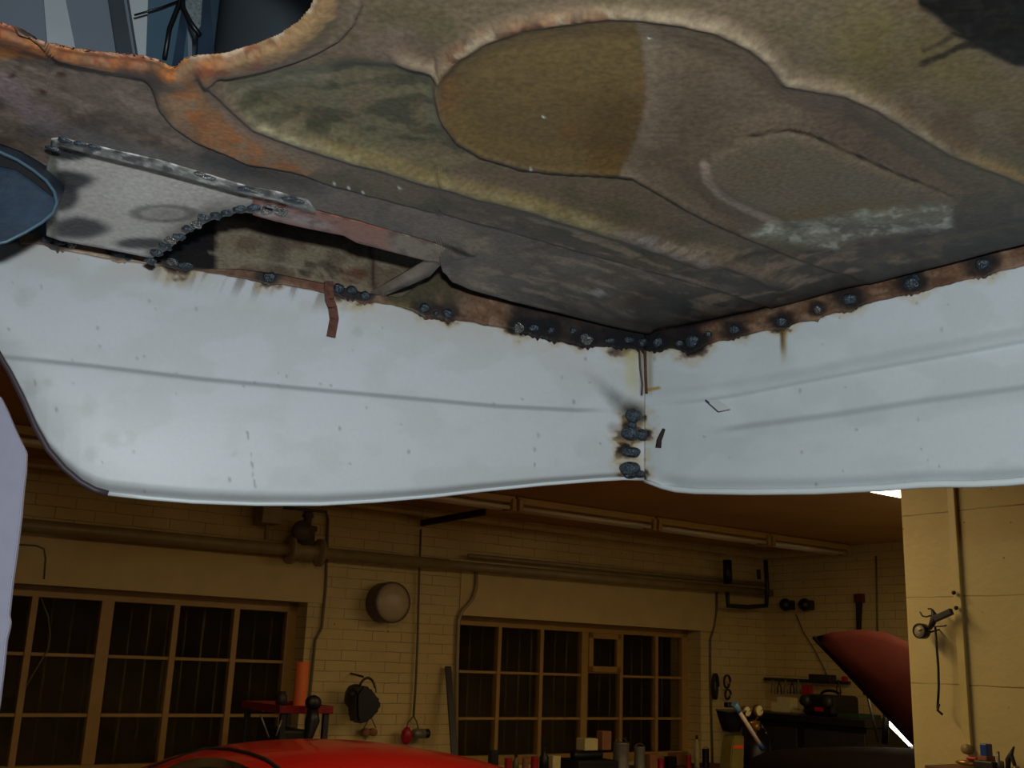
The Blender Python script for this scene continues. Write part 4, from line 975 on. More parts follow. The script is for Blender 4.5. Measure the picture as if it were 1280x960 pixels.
# lathe along Y points its height to +y or -y; both ends are closed shapes
# ---- hanging helmet and goggles --------------------------------------------
c = W1.p(452, 874, -.2)
root = rootat('welding_helmet', F1, c, 'black welding helmet hanging on the brick wall above the red car roof', 'helmet')
s = W1.scale(452, 874, -.2)
_o = [((x/4.571+300-452)*s, -(y/4.571+800-874)*s) for x, y in ((622, 300), (660, 260), (715, 270), (745, 310), (788, 342), (786, 392), (742, 430), (722, 455), (655, 470), (634, 440), (625, 380))]
mb = MB(); mb.prism(_o, -.09, .05, .018); mb.build('shell', M_BLACK, root)
mb = MB(); mb.blob((-8*s, .03, 2*s), (13*s, .09, 15*s), 17, .2); mb.build('liner', M_DARK, root)
MB().tube([Vector((math.sin(t)*12*s+2*s, -.05, 8*s+math.cos(t)*18*s)) for t in np.linspace(-1.1, 1.2, 12)], 1.6*s, 8).build('headband', M_DARK, root)
MB().tube([Vector((8*s, -.07, 22*s)), Vector((11*s, -.08, 16*s)), Vector((12*s, -.08, 9*s))], .9*s, 6).build('band_clip', M_STEELG, root)
MB().tube([(0, .19, 30*s), (0, .0, 27*s)], .008, 6).build('hook', M_DARK, root)
c = W1.p(461, 912, -.06); root = rootat('goggles', F1, c, 'pale goggles hanging by their strap under the black helmet', 'goggles')
MB().tube([(-9*s, 0, -1*s), (-2*s, 0, 11*s), (2*s, 0, 15*s), (5*s, 0, 10*s), (10*s, 0, 2*s)], .8*s, 6).build('strap', M_CORD, root)
mb = MB()
for sx in (-5, 5.5): mb.lathe([(0, -.03), (4.6*s, -.03), (5*s, -.01), (4.2*s, .03), (0, .03)], (sx*s, 0, -3*s), axis='Y', n=18)
mb.bar((-3*s, 0, -2*s), (3*s, 0, -2*s), .02, .02).build('lenses', M_KRAFT, root)
# ---- leaning bar -----------------------------------------------------------
a = W1.p(560, 833, -.05); b = W1.p(569, 957, -.30)
o = MB().bar((0, 0, 0), tuple(a-b), .05, .02, .003).build('flat_bar', M_DARK, loc=place(F1, b), rz=F1.a); tag(o, 'dark flat bar leaning on the wall left of the right window', 'bar')
# ---- pipe loop, cylinder and bells near the far corner -----------------------
root = rootat('pipe_loop', F1, W1.p(935, 740, -.2), 'dark rectangular loop of pipes at the right end of the long wall pipe', 'pipe'); k0 = W1.p(935, 740, -.2)
MB().tube([W1.p(x, y, -.2)-k0 for x, y in ((909, 740), (910, 757), (935, 759), (958, 757), (959, 735), (957, 700))], .022, 10).build('loop', M_DARK, root)
MB().tube([W1.p(x, y, -.2)-k0 for x, y in ((909, 700), (910, 730))], .042, 14).build('canister', M_BLACK, root)
MB().tube([W1.p(x, y, -.2)-k0 for x, y in ((948, 712), (949, 724))], .02, 10).build('valve_stub', M_DARK, root)
for i, (x, y, lab) in enumerate(((982, 756, 'black cup-shaped bell by the far corner, the left one of two'), (1006, 756, 'black cup-shaped bell by the far corner, the right one of two'))):
    c = W2.p(x, y, -.1); root = rootat('alarm_bell', F2, c, lab, 'bell', 'two bells by the far corner')
    MB().lathe([(0, -.06), (.03, -.055), (.055, -.03), (.062, .0), (.03, .02), (0, .02)], (0, 0, 0), axis='Y', n=20).build('gong', M_BLACK, root)
    MB().box((0, .06, 0), (.07, .08, .09), .006).build('mount', M_DARK, root)
# ---- hanging clamp tool ------------------------------------------------------
c = W2.p(1074, 765, -.05); s = W2.scale(1074, 765, -.05)
root = rootat('hanging_saw', F2, c, 'dark saw-like tool with red handle hanging above the maroon bonnet', 'tool')
MB().prism([(-4*s, 12*s), (5*s, 12*s), (1*s, -26*s), (-5*s, -26*s)], -.006, .006).build('blade', M_DARK, root)
MB().box((1*s, 0, 17*s), (14*s, .035, 11*s), .008).build('handle', mat('old_red_paint', hexc(92, 30, 20), .6), root)
# ---- coils on the wall ---------------------------------------------------------
def coil(px, py, rx, rz_, lab, m, r=.009, turns=3):
    c = W1.p(px, py, -.06); s = W1.scale(px, py, -.06); n = 22*turns
    pts = [Vector((math.cos(2*math.pi*i/22)*rx*s*(1+.06*math.sin(i*.7)), -.02+i*.0006, math.sin(2*math.pi*i/22)*rz_*s)) for i in range(n)]
    return tag(MB().tube(pts, r, 6).build('hose_coil', m, loc=place(F1, c), rz=F1.a), lab, 'hose')
coil(894, 858, 3.5, 15, 'narrow dark coil of hose on the wall right of the right window', M_BLACK)
coil(908, 852, 5, 8, 'small looped wire ring on the wall above the two gauges', M_DARK, .006, 2)
coil(909, 868, 4.5, 6, 'lower looped wire on the wall just above the two gauges', M_DARK, .006, 2)
# ---- red tray trolley with orange roll ---------------------------------------------
TY = -.75; s = W1.scale(360, 885, TY)
c = W1.p(358, 885, TY); g = Vector((c.x, TY, 0))
root = rootat('tool_trolley', F1, g, 'dark tool trolley with a red top tray standing in front of the left window', 'trolley')
mb = MB(); tw, td, th = 34*s, .30, 9*s
mb.box((0, 0, c.z), (2*tw, td*2, .012), .002)
for sy in (-1, 1): mb.box((0, sy*td, c.z+th*.15), (2*tw, .012, th), .003)
for sx in (-1, 1): mb.box((sx*tw, 0, c.z+th*.15), (.012, td*2, th), .003)
mb.build('tray', mat('tray_red', hexc(128, 16, 22), .4, var=.2), root)
for sx in (-1, 1):
    for sy in (-1, 1): MB().box((sx*(tw-.03), sy*(td-.03), c.z/2), (.035, .035, c.z-.01), .004).build('leg', M_DARK, root)
MB().box((0, 0, .45), (2*tw-.05, 2*td-.05, .03), .004).build('shelf', M_DARK, root)
MB().box((-.02, 0, c.z-.27), (2*tw-.14, .34, .30), .02).build('drawer_case', M_BLACK, root)
for i, (u0, v0, u1, v1) in enumerate(((326, 894, 336, 922), (345, 920, 352, 900))):
    MB().tube([W1.p(u0, v0, TY-.31)-g, W1.p(u1, v1, TY-.31)-g], .006, 6).build('stay', M_STEELG, root)
c = W1.p(374, 884, TY-.02); top = W1.p(374, 827, TY-.02)
root = rootat('orange_roll', F1, c, 'upright orange cylinder standing on the red tray', 'roll')
h = top.z-c.z; MB().lathe([(0, .002), (8.3*s, .002), (8.6*s, .01), (8.6*s, h-.006), (8.0*s, h), (3*s, h), (3*s, h-.05), (0, h-.05)], (0, 0, 0), n=28).build('cylinder', M_ORANGE, root)
c = W1.p(351, 884, TY); root = rootat('oil_can', F1, c, 'small dark can standing on the red tray left of the orange roll', 'can')
MB().lathe([(0, .002), (7*s, .002), (7*s, 14*s), (5*s, 16*s), (5*s, 19*s), (0, 19*s)], (0, 0, 0), n=20).build('can_body', M_DARK, root)
g2 = W1.p(391, 885, TY-.40); root = rootat('angle_tool', F1, Vector((g2.x, TY-.40, 0)), 'black upright wheel-ended tool leaning beside the red tray', 'tool')
z0 = g2.z
MB().lathe([(0, -.03), (8*s, -.03), (9*s, 0), (8*s, .03), (0, .03)], (0, 0, z0+6*s), axis='Y', n=24, ).build('wheel', M_BLACK, root)
MB().tube([(0, 0, z0), (1*s, 0, z0-14*s), (-3*s, 0, z0-36*s), (-7*s, 0, 0)], [.03, .045, .025, .02], 10).build('handle', M_BLACK, root)
# ---- bench with clutter under the right window ---------------------------------------
BY = -.42; bl = W1.p(590, 950, BY).x; brr = -0.83; BZ = 0.86
root = rootat('workbench', F1, Vector(((bl+brr)/2, BY, 0)), 'long wooden workbench below the right window', 'workbench')
MB().box((0, 0, BZ-.03), (brr-bl, .72, .06), .006).build('bench_top', M_WOOD, root)
for sx in (-1, 1):
    for sy in (-1, 1): MB().box((sx*((brr-bl)/2-.1), sy*.3, (BZ-.06)/2), (.08, .08, BZ-.06), .005).build('leg', M_WOOD, root)
MB().box((0, .1, .25), (brr-bl-.2, .5, .03), .004).build('lower_shelf', M_WOOD, root)
def bench_item(kind, x0, x1, ytop, m, lab, cat, y=BY, base=None, cap=None):
    xm = (x0+x1)/2; s = W1.scale(xm, ytop, y); t = W1.p(xm, ytop, y); zb = BZ if base is None else base
    w = (x1-x0)*s/math.cos(math.radians(20)); h = max(t.z-zb, .03); R_ = w/2
    loc = F1.w(t.x, y, zb); 
    if kind == 'box':
        root = empty(cat.replace(' ', '_'), loc, F1.a, label=lab, cat=cat)
        MB().box((0, 0, h/2), (w, min(w*.8, .22), h), .004).build('carton', m, root)
        MB().box((0, 0, h+.001), (w*.9, min(w*.72, .2), .004), .001).build('lid_flap', m, root)
    elif kind == 'bottle':
        root = empty(cat.replace(' ', '_'), loc, F1.a, label=lab, cat=cat)
        MB().lathe([(0, 0), (R_, 0), (R_, h*.62), (R_*.4, h*.78), (R_*.35, h*.9), (0, h*.9)], n=18).build('bottle_body', m, root)
        MB().lathe([(0, h*.88), (R_*.5, h*.88), (R_*.5, h), (0, h)], n=14).build('cap', cap or M_BLACK, root)
    elif kind == 'can':
        root = empty(cat.replace(' ', '_'), loc, F1.a, label=lab, cat=cat)
        MB().lathe([(0, 0), (R_, 0), (R_*1.03, .004), (R_, .01), (R_, h-.01), (R_*1.03, h-.004), (R_*.95, h), (0, h-.004)], n=22).build('can_body', m, root)
        MB().tube([Vector((math.cos(t)*R_, -.0, h+math.sin(t)*R_*.5)) for t in np.linspace(0, math.pi, 9)], .003, 5).build('bail', M_STEELG, root)
    elif kind == 'machine':
        root = empty(cat.replace(' ', '_'), loc, F1.a, label=lab, cat=cat)
        MB().box((0, 0, h*.3), (w, .3, h*.6), .012).build('base', m, root)
        MB().lathe([(0, -w*.35), (h*.2, -w*.35), (h*.22, -w*.3), (h*.22, w*.3), (h*.2, w*.35), (0, w*.35)], (0, 0, h*.78), axis='X', n=22).build('drum', m, root)
    return root
bench_item('box', 612, 622, 938, M_BLACK, 'narrow black upright box at the left end of the bench clutter', 'upright box')
bench_item('can', 631, 640, 948, M_REDP, 'small red can on the bench, leftmost of the red ones', 'can')
bench_item('bottle', 641, 649, 943, M_OLIVE, 'olive bottle on the bench beside the leftmost red can', 'bottle')
bench_item('can', 653, 661, 947, M_KRAFT, 'small brown tin on the bench right of the olive bottle', 'tin')
bench_item('can', 664, 673, 946, M_REDP, 'red can on the bench just left of the tall black bottle', 'can')
bench_item('bottle', 675, 686, 934, M_BLACK, 'tall black bottle on the bench beside the cream box', 'bottle')
bench_item('box', 687, 699, 945, M_CREAM, 'cream upright carton on the bench beside the tall black bottle', 'carton')
bench_item('machine', 703, 764, 938, M_BLACK, 'dark bench machine below the casement pane, boxes piled on it', 'bench machine', y=BY)
mz = W1.p(733, 938, BY-.02).z+.001
bench_item('box', 724, 744, 923, M_CREAM, 'cream cardboard box lying on the dark bench machine', 'cardboard box', y=BY, base=mz)
bench_item('box', 748, 762, 914, M_KRAFT, 'reddish brown cardboard box on the dark bench machine', 'cardboard box', y=BY, base=mz)
bench_item('can', 767, 786, 928, M_STEELG, 'tall grey tin standing under the casement window mullion', 'tin')
bench_item('bottle', 779, 785, 920, M_BLACK, 'thin black spray bottle behind the tall grey tin', 'bottle', y=BY+.22)
bench_item('can', 793, 806, 933, M_STEELG, 'grey-brown jar on the bench right of the tall grey tin', 'jar')
bench_item('box', 808, 820, 943, M_KRAFT, 'low brown box on the bench beside the grey-brown jar', 'small box')
bench_item('can', 822, 830, 948, M_REDP, 'squat red tin near the right half of the bench', 'tin')
bench_item('box', 832, 844, 946, M_BLACK, 'low black box on the bench right of the squat red tin', 'small box')
bench_item('box', 838, 856, 941, M_KRAFT, 'wide brown carton at the back of the bench under the last panes', 'carton', y=BY+.25)
bench_item('can', 857, 864, 944, M_REDP, 'bright red tin on the bench left of the small pale bottle', 'tin')
bench_item('bottle', 868, 874, 919, M_CREAM, 'small pale bottle with a dark cap at the right end of the bench', 'bottle')
bench_item('can', 878, 886, 936, M_BLACK, 'black pot at the right end of the bench', 'pot')
# ---- gas bottle with two gauges, sleeve rod, helmet, bag ---------------------------
GY = -1.0; s = W1.scale(941, 890, GY)
k0 = W1.p(945, 940, GY); g = Vector((k0.x, GY, 0))
root = rootat('gas_cylinder', F1, g, 'dark gas cylinder topped by a brass regulator with two round gauges', 'gas cylinder')
zt = W1.p(943, 922, GY).z
MB().lathe([(0, 0), (.10, 0), (.105, .02), (.105, zt-.10), (.08, zt-.03), (.035, zt), (.03, zt+.03), (0, zt+.03)], n=24).build('bottle', M_BLACK, root)
reg = MB(); q = W1.p(943, 908, GY)-g
reg.lathe([(0, -.05), (.028, -.05), (.03, -.02), (.045, 0), (.03, .03), (.0, .035)], q, axis='Y', n=18); reg.tube([q+Vector((0, 0, -.06)), q+Vector((0, 0, .05))], .02, 10)
reg.tube([q+Vector((-.06, 0, .03)), q+Vector((.06, 0, .03))], .013, 8); reg.build('regulator', M_BRASS, root)
for (x, y, r) in ((933, 889, 6.2), (948, 888, 6.6)):
    q = W1.p(x, y, GY-.05)-g; rr = r*s
    gg = MB().lathe([(0, -.012), (rr*.92, -.012), (rr, -.01), (rr, .02), (0, .025)], q, axis='Y', n=26).build('gauge', M_DIAL, root)
    b_ = MB().lathe([(rr*.9, .021), (rr*1.06, .021), (rr*1.06, -.016), (rr*.93, -.016), (rr*.9, -.010)], q, axis='Y', n=26).build('bezel', M_BRASS, gg)
    MB().bar(q+Vector((0, -.03, 0)), q+Vector((rr*.5, -.03, rr*.25)), .003, .004).build('needle', M_BLACK, gg)
    MB().tube([q+Vector((0, .0, -rr)), q+Vector((0, .03, -rr-.03))], .008, 6).build('gauge_stem', M_BRASS, root)
MB().tube([W1.p(x, y, GY-.06)-g for x, y in ((951, 905), (957, 915), (962, 925), (963, 945), (955, 975))], .008, 8).build('hose', M_BLACK, root)
for x, y in ((953, 909), (957.5, 916)):
    MB().blob(W1.p(x, y, GY-.07)-g, .009, 4, .1, 2).build('hose_nut', M_STEELG, root)
a = W1.p(922, 886, GY-.25); b = W1.p(952, 934, GY-.25)
root = rootat('filler_rod_tube', F1, b, 'slanting white tube with blue ends leaning in front of the gas cylinder', 'tube'); d = a-b
MB().tube([(0, 0, 0), tuple(d)], .017, 12).build('sleeve', M_WHITET, root)
MB().tube([tuple(d*-.04), tuple(d*.1)], .021, 12).build('end_cap', M_BLUEP, root)
MB().tube([tuple(d*.93), tuple(d*1.14)], [.021, .028], 12).build('end_cap', M_LTBLUE, root)
c = W1.p(914, 899, GY-.1); root = rootat('grinder_helmet', F1, c, 'black bowl-shaped mask with a shiny rim left of the two gauges', 'mask')
MB().lathe([(0, -.10), (.07, -.09), (.095, -.02), (.115, .05), (.12, .065), (0, .07)], n=26).build('bowl', M_BLACK, root)
MB().lathe([(.113, .062), (.124, .062), (.124, .072), (.113, .072)], n=26).build('rim', M_STEELG, root)
MB().box((0, 0, .11), (.12, .05, .04), .01).build('handle', M_BLACK, root)
c = W1.p(915, 945, GY-.1); s9 = W1.scale(915, 945, GY-.1)
root = rootat('canister', F1, Vector((c.x, GY-.1, 0)), 'yellowish plastic canister with a red stripe below the black mask', 'canister')
hz = W1.p(915, 919, GY-.1).z
MB().prism([(-.11, c.z-.3), (.06, c.z-.3), (.085, hz), (-.03, hz), (-.06, hz-.07)], -.06, .06, .008).build('canister_body', mat('yellow_canister', hexc(120, 108, 50), .5), root)
MB().prism([(-.045, hz-.095), (.055, hz-.095), (.058, hz-.072), (-.04, hz-.072)], -.066, -.058).build('stripe', mat('red_stripe', hexc(255, 70, 30), .5), root)
MB().box((-.02, 0, (c.z-.3)/2), (.22, .2, c.z-.3), .01).build('stand', M_DARK, root)
# ---- tool rail on the right-hand wall ------------------------------------------------
a = W2.p(956, 852, -.05); b = W2.p(1062, 850, -.05)
root = rootat('tool_rail', F2, (a+b)/2, 'dark tool rail on the right-hand wall with pliers hung in a row', 'tool rack'); k0 = (a+b)/2
MB().bar((-(b-a).length/2, 0, 0), ((b-a).length/2, 0, 0), .03, .03, .004).build('rail', M_DARK, root)
for i, px in enumerate((966, 974, 982, 990, 998, 1048)):
    q = W2.p(px, 853, -.08)-k0; s = W2.scale(px, 853, -.08)
    mb = MB(); mb.tube([q+Vector((-3*s, 0, -14*s)), q+Vector((-2.6*s, 0, -6*s)), q, q+Vector((1*s, 0, 3*s))], .006, 6); mb.tube([q+Vector((3*s, 0, -14*s)), q+Vector((2.6*s, 0, -6*s)), q, q+Vector((-1*s, 0, 3*s))], .006, 6)
    o = mb.build('pliers', M_DARK if i % 2 else M_STEELG, loc=F2.w(*(q*0+k0)), rz=F2.a)
    tag(o, ['grey pliers on the tool rail, nearest the far corner', 'dark pliers on the tool rail, second from the far corner', 'grey pliers on the tool rail, third from the far corner', 'dark pliers on the tool rail left of the red pair', 'grey pliers on the tool rail beside the red box', 'dark pliers at the right end of the tool rail'][i], 'pliers', 'pliers on the tool rail')
c = W2.p(1009, 863, -.09); tag(MB().box((0, 0, 0), (.10, .04, .09), .008).build('red_case', M_REDP, loc=place(F2, c), rz=F2.a), 'small red case hanging on the tool rail', 'case')
c = W2.p(1028, 848, -.125); tag(MB().box((0, 0, 0), (.24, .10, .07), .008).build('rail_box', M_DARK, loc=place(F2, c), rz=F2.a), 'dark box mounted on the tool rail where the thin cable ends', 'box')
c = W2.p(1056, 849, -.06); tag(MB().box((0, 0, 0), (.05, .03, .05), .004).build('red_switch', M_REDP, loc=place(F2, c), rz=F2.a), 'tiny red switch box right of the tool rail', 'switch')
# second bench along the right-hand wall
RY = -.45; a = W2.p(968, 900, RY); b = W2.p(1095, 900, RY); RBZ = W2.p(1010, 893, RY-.1).z
root = rootat('side_bench', F2, Vector(((a.x+b.x)/2, RY, 0)), 'black bench cupboard against the right-hand wall behind the maroon bonnet', 'bench')
bw = (b.x-a.x)/2+.15
MB().box((0, 0, RBZ-.03), (2*bw, .7, .06), .006).build('bench_top', M_BLACK, root)
MB().box((0, .02, (RBZ-.06)/2), (2*bw-.06, .62, RBZ-.06), .008).build('cupboard', M_BLACK, root)
for sx in (-.5, .5):
    MB().box((sx*bw, -.30, (RBZ-.06)/2), (bw-.08, .02, RBZ-.16), .004).build('cupboard_door', M_DARK, root)
c = W2.p(978, 892, RY-.1); s = W2.scale(978, 885, RY)
def ritem(nm, px, w, ytop, m, lab, cat, d=.2, y=RY):
    t = W2.p(px, ytop, y); s = W2.scale(px, ytop, y); h = max(.03, t.z-RBZ); ww = w*s*1.25
    root = empty(nm, F2.w(t.x, y, RBZ), F2.a, label=lab, cat=cat); return root, ww, h
r_, w_, h_ = ritem('cardboard_sheet', 984, 17, 871, M_CREAM, 'cream cardboard box standing on the black side bench', 'cardboard box')
MB().prism([(-w_/2, 0), (w_/2, 0), (w_/2, h_*.95), (-w_/2+.03, h_), (-w_/2+.0, h_*.9)], -.05, .05, .003).build('carton', M_CREAM, r_)
MB().box((-w_/2-.035, 0, h_*.3), (.07, .10, h_*.6), .003).build('side_flap', M_CREAM, r_)
r_, w_, h_ = ritem('cream_block', 1001, 14, 890, M_CREAM, 'low cream block on the black side bench right of the cardboard box', 'block')
MB().box((0, 0, h_/2), (w_, .12, h_), .006).build('block', M_CREAM, r_)
r_, w_, h_ = ritem('charger_machine', 1038, 38, 866, M_GREEN, 'bulky dark green-black machine on the side bench under the tool rail', 'machine')
MB().box((0, 0, h_*.45), (w_, .36, h_*.9), .03).build('case', M_BLACK, r_)
MB().tube([Vector((math.cos(t)*w_*.3, 0, h_*.88+math.sin(t)*h_*.22)) for t in np.linspace(0, math.pi, 11)], .012, 8).build('handle', M_BLACK, r_)
MB().box((w_*.06, -.185, h_*.28), (.09, .02, .035), .006).build('red_knob', M_REDP, r_)
for sx in (-1, 1): MB().lathe([(0, -.03), (.045, -.03), (.05, 0), (.045, .03), (0, .03)], (sx*w_*.35, -.19, h_*.62), axis='Y', n=18).build('dial', M_DARK, r_)
r_, w_, h_ = ritem('green_crate', 1074, 26, 902, M_GREEN, 'low dark green crate on the side bench left of the bonnet stay', 'crate')
mb = MB(); mb.box((0, 0, .01), (w_, .28, .02), .004)
for sy in (-1, 1): mb.box((0, sy*.14, h_/2), (w_, .015, h_), .003)
for sx in (-1, 1): mb.box((sx*w_/2, 0, h_/2), (.015, .28, h_), .003)
mb.build('crate', M_GREEN, r_); 
r_, w_, h_ = ritem('spray_bottle', 1066, 8, 892, M_CREAM, 'small pale spray bottle standing in front of the wall behind the green crate', 'bottle', y=RY+.25)
MB().lathe([(0, 0), (.035, 0), (.035, h_*.6), (.015, h_*.75), (0, h_*.8)], n=16).build('bottle_body', M_KRAFT, r_); MB().box((.01, 0, h_*.9), (.08, .03, .04), .006).build('trigger', M_BLACK, r_)

# ---- car bodies ------------------------------------------------------------------
def car_loft(secs, m, name, parent, nseg=22):
    """secs: (x, half width, z low, z high, squareness)"""
    mb = MB(); rings = []
    for (x, w, z0, z1, e) in secs:
        ring = []
        for i in range(nseg):
            t = 2*math.pi*i/nseg; cx, sx = math.cos(t), math.sin(t)
            ring.append(mb.bm.verts.new((x, math.copysign(abs(cx)**e, cx)*w, (z0+z1)/2+math.copysign(abs(sx)**e, sx)*(z1-z0)/2)))
        rings.append(ring)
    for a, b in zip(rings, rings[1:]):
        for i in range(nseg):
            f = mb.bm.faces.new((a[i], a[(i+1) % nseg], b[(i+1) % nseg], b[i])); f.smooth = True
    mb.bm.faces.new(rings[0]); mb.bm.faces.new(list(reversed(rings[-1])))
    o = mb.build(name, m, parent); s = o.modifiers.new('smooth', 'SUBSURF'); s.levels = 2; s.render_levels = 2
    return o
def wheels(root, xs, w, r=.30):
    for x in xs:
        for sy in (-1, 1):
            o = MB().lathe([(0, -.08), (r*.6, -.09), (r*.9, -.09), (r, -.06), (r, .06), (r*.9, .09), (r*.6, .09), (0, .08)], (x, sy*w, r), axis='Y', n=30).build('wheel', M_BLACK, root)
            MB().lathe([(0, -.10), (r*.4, -.10), (r*.58, -.085), (0, -.07)], (x, sy*w, r), axis='Y', n=24).build('hub_cap', M_STEELG, o)
M_RED = mat('red_car_paint', hexc(132, 12, 9), 0.35, var=0.03); M_RED.node_tree.nodes['Principled BSDF'].inputs['Coat Weight'].default_value = 0.5
M_CARGLASS = mat('dark_car_glass', hexc(14, 13, 12), 0.08, var=0.0)
RCX, RCY, RZT = on_z(395, 925, 1.33).x, on_z(395, 925, 1.33).y, 1.33
FR = Frame((RCX, RCY), A1)
rc = empty('red_car', FR.w(0, 0, 0), FR.a, label='red car whose rounded roof shows at the bottom of the photo', cat='car')
car_loft([(-1.55, .55, .42, .70, .8), (-1.35, .70, .32, .82, .6), (-.8, .76, .25, .90, .55), (.2, .78, .24, .92, .5), (1.2, .78, .24, .92, .5), (1.9, .76, .26, .88, .55), (2.35, .68, .30, .78, .6), (2.5, .50, .38, .66, .8)], M_RED, 'body', rc)
CAB = [(-1.12, .50, .70, .86, .7), (-.95, .60, .70, 1.02, .66), (-.70, .64, .70, 1.19, .62), (-.40, .65, .70, 1.29, .6), (0, .655, .70, 1.33, .6), (.40, .65, .70, 1.315, .6), (.80, .64, .70, 1.25, .62), (1.12, .62, .70, 1.12, .66), (1.45, .55, .70, .90, .7)]
car_loft(CAB, M_RED, 'roof', rc, 26)
# rear window with seal, lying on the slope
def cabtop(x): return float(np.interp(x, [c[0] for c in CAB], [c[3] for c in CAB]))
def patch_on_cab(x0, x1, y0, y1, lift, m, name, nx=8, ny=12, th=.006):
    mb = MB(); V_ = []
    for i in range(nx):
        x = x0+(x1-x0)*i/(nx-1); row = []
        for k in range(ny):
            y = y0+(y1-y0)*k/(ny-1); w = float(np.interp(x, [c[0] for c in CAB], [c[1] for c in CAB])); zc = (.70+cabtop(x))/2; hh = (cabtop(x)-.70)/2
            e = .62; q = min(.999, abs(y)/w)**(1/e); z = zc+hh*(max(0, 1-q*q)**(e/2))
            row.append(mb.bm.verts.new((x-lift*.5, y, z+lift)))
        V_.append(row)
    for i in range(nx-1):
        for k in range(ny-1):
            f = mb.bm.faces.new((V_[i][k], V_[i+1][k], V_[i+1][k+1], V_[i][k+1])); f.smooth = True
    o = mb.build(name, m, rc); s = o.modifiers.new('sheet', 'SOLIDIFY'); s.thickness = th; return o
def cabz(x, y):
    w = float(np.interp(x, [c[0] for c in CAB], [c[1] for c in CAB])); zc = (.70+cabtop(x))/2; hh = (cabtop(x)-.70)/2
    q = min(.999, abs(y)/w)**(1/.62); return zc+hh*(max(0, 1-q*q)**.31)
for sy in (-1, 1):
    MB().tube([(x, sy*y, cabz(x, y)+.004) for x, y in ((-.9, .50), (-.7, .56), (-.4, .585), (0, .59), (.5, .585), (.9, .57), (1.2, .52))], .008, 6).build('roof_gutter', M_BLACK, rc)
    mb = MB(); mb.prism([(-.70, .90), (-.50, 1.10), (.05, 1.14), (.75, 1.10), (1.05, .90)], sy*.66-.006, sy*.66+.006, .003); mb.build('side_window', M_CARGLASS, rc)
from mathutils.bvhtree import BVHTree
bpy.context.view_layer.update(); _dg = bpy.context.evaluated_depsgraph_get()
_roof = [c for c in rc.children if c.name.startswith('roof') and 'gutter' not in c.name][0]
_bvh = BVHTree.FromObject(_roof, _dg); _inv = _roof.matrix_world.inverted()
def on_roof(px, py):
    h = _bvh.ray_cast(_inv @ EYE, (_inv.to_3x3() @ ray(px, py)).normalized()); return (h[0], h[1])
pts = [on_roof(x, y) for x, y in ((186, 962), (198, 948), (222, 940), (255, 937), (288, 938), (312, 943), (333, 951), (348, 962), (358, 975))]
pts = [p+n*.003 for p, n in pts if p is not None]
if len(pts) > 2: MB().tube(pts, .010, 6).build('window_seal', M_BLACK, rc)
rows = []
for k in range(5):
    row = []
    for i in range(13):
        u = i/12; top = 974-26*math.sin(math.pi*u)**.6; y = top+(995-top)*k/4; p, n = on_roof(196+u*128, y)
        row.append(None if p is None else p+n*.004)
    rows.append(row)
mb = MB(); vv = [[mb.bm.verts.new(p) if p is not None else None for p in r] for r in rows]
for a, b in zip(vv, vv[1:]):
    for i in range(12):
        q = (a[i], a[i+1], b[i+1], b[i])
        if all(q): mb.bm.faces.new(q)
o = mb.build('rear_window', M_CARGLASS, rc); sm = o.modifiers.new('sheet', 'SOLIDIFY'); sm.thickness = .005
wheels(rc, (-.95, 1.55), .66)
# maroon car with open bonnet
_q = EYE + ray(1150, 850)*7.0; FM = Frame((_q.x, _q.y), A1-math.pi/2); WM = On(FM)
zb = WM.p(1100, 934, 0).z
mc = empty('maroon_car', FM.w(0, 0, 0), FM.a, label='dark maroon car with its bonnet raised, half hidden behind the brick pier', cat='car')
M_MAR = mat('maroon_paint', hexc(62, 24, 17), 0.75, var=0.08); M_MARD = mat('dark_engine_bay', hexc(18, 12, 9), 0.9)
M_MAR.node_tree.nodes['Principled BSDF'].inputs['Specular IOR Level'].default_value = .08; M_MARD.node_tree.nodes['Principled BSDF'].inputs['Specular IOR Level'].default_value = .03
car_loft([(-.95, .6, .40, zb-.12, .6), (-.85, .70, .3, zb-.03, .4), (-.3, .76, .25, zb, .35), (1.5, .78, .25, zb+.02, .4), (2.6, .78, .25, zb+.0, .45), (2.9, .6, .4, zb-.2, .8)], M_MARD, 'body', mc)
OUT = [(1017, 797), (1040, 790), (1075, 787), (1105, 790), (1138, 803), (1175, 824), (1215, 862), (1235, 930), (1232, 985), (1196, 972), (1140, 928), (1100, 884), (1060, 841)]
pl = [WM.p(x, y, -.2) for x, y in OUT]; cen = sum(pl, Vector())/len(pl)
mb = MB(); K = 6; rings = []
for k in range(K+1):
    f = 1-k/K; ring = []
    for p in pl:
        q = cen+(p-cen)*f; bul = .12*(1-f*f); ring.append((q.x, q.y-bul, q.z))
    rings.append([mb.bm.verts.new(v) for v in ring] if k < K else [mb.bm.verts.new(ring[0])])
for a, b in zip(rings, rings[1:]):
    n = len(a)
    for i in range(n):
        q = (a[i], a[(i+1) % n], b[(i+1) % n], b[i]) if len(b) > 1 else (a[i], a[(i+1) % n], b[0]); f = mb.bm.faces.new(q); f.smooth = True
o = mb.build('bonnet', M_MAR, mc); sm = o.modifiers.new('sheet', 'SOLIDIFY'); sm.thickness = .018
MB().tube([WM.p(x, y, -.22) for x, y in ((1017, 797), (1060, 842), (1100, 885), (1142, 930))], .012, 8).build('bonnet_edge', M_MARD, mc)
MB().tube([WM.p(x, y, -.1) for x, y in ((1070, 828), (1084, 868))], .022, 8).build('gas_strut', M_BLACK, mc)
MB().tube([WM.p(x, y, -.1) for x, y in ((1084, 868), (1098, 928))], .008, 8).build('strut_rod', M_DARK, mc)
MB().tube([WM.p(x, y, .1) for x, y in ((1108, 890), (1106, 930))], .02, 8).build('hinge_arm', M_BLACK, mc)
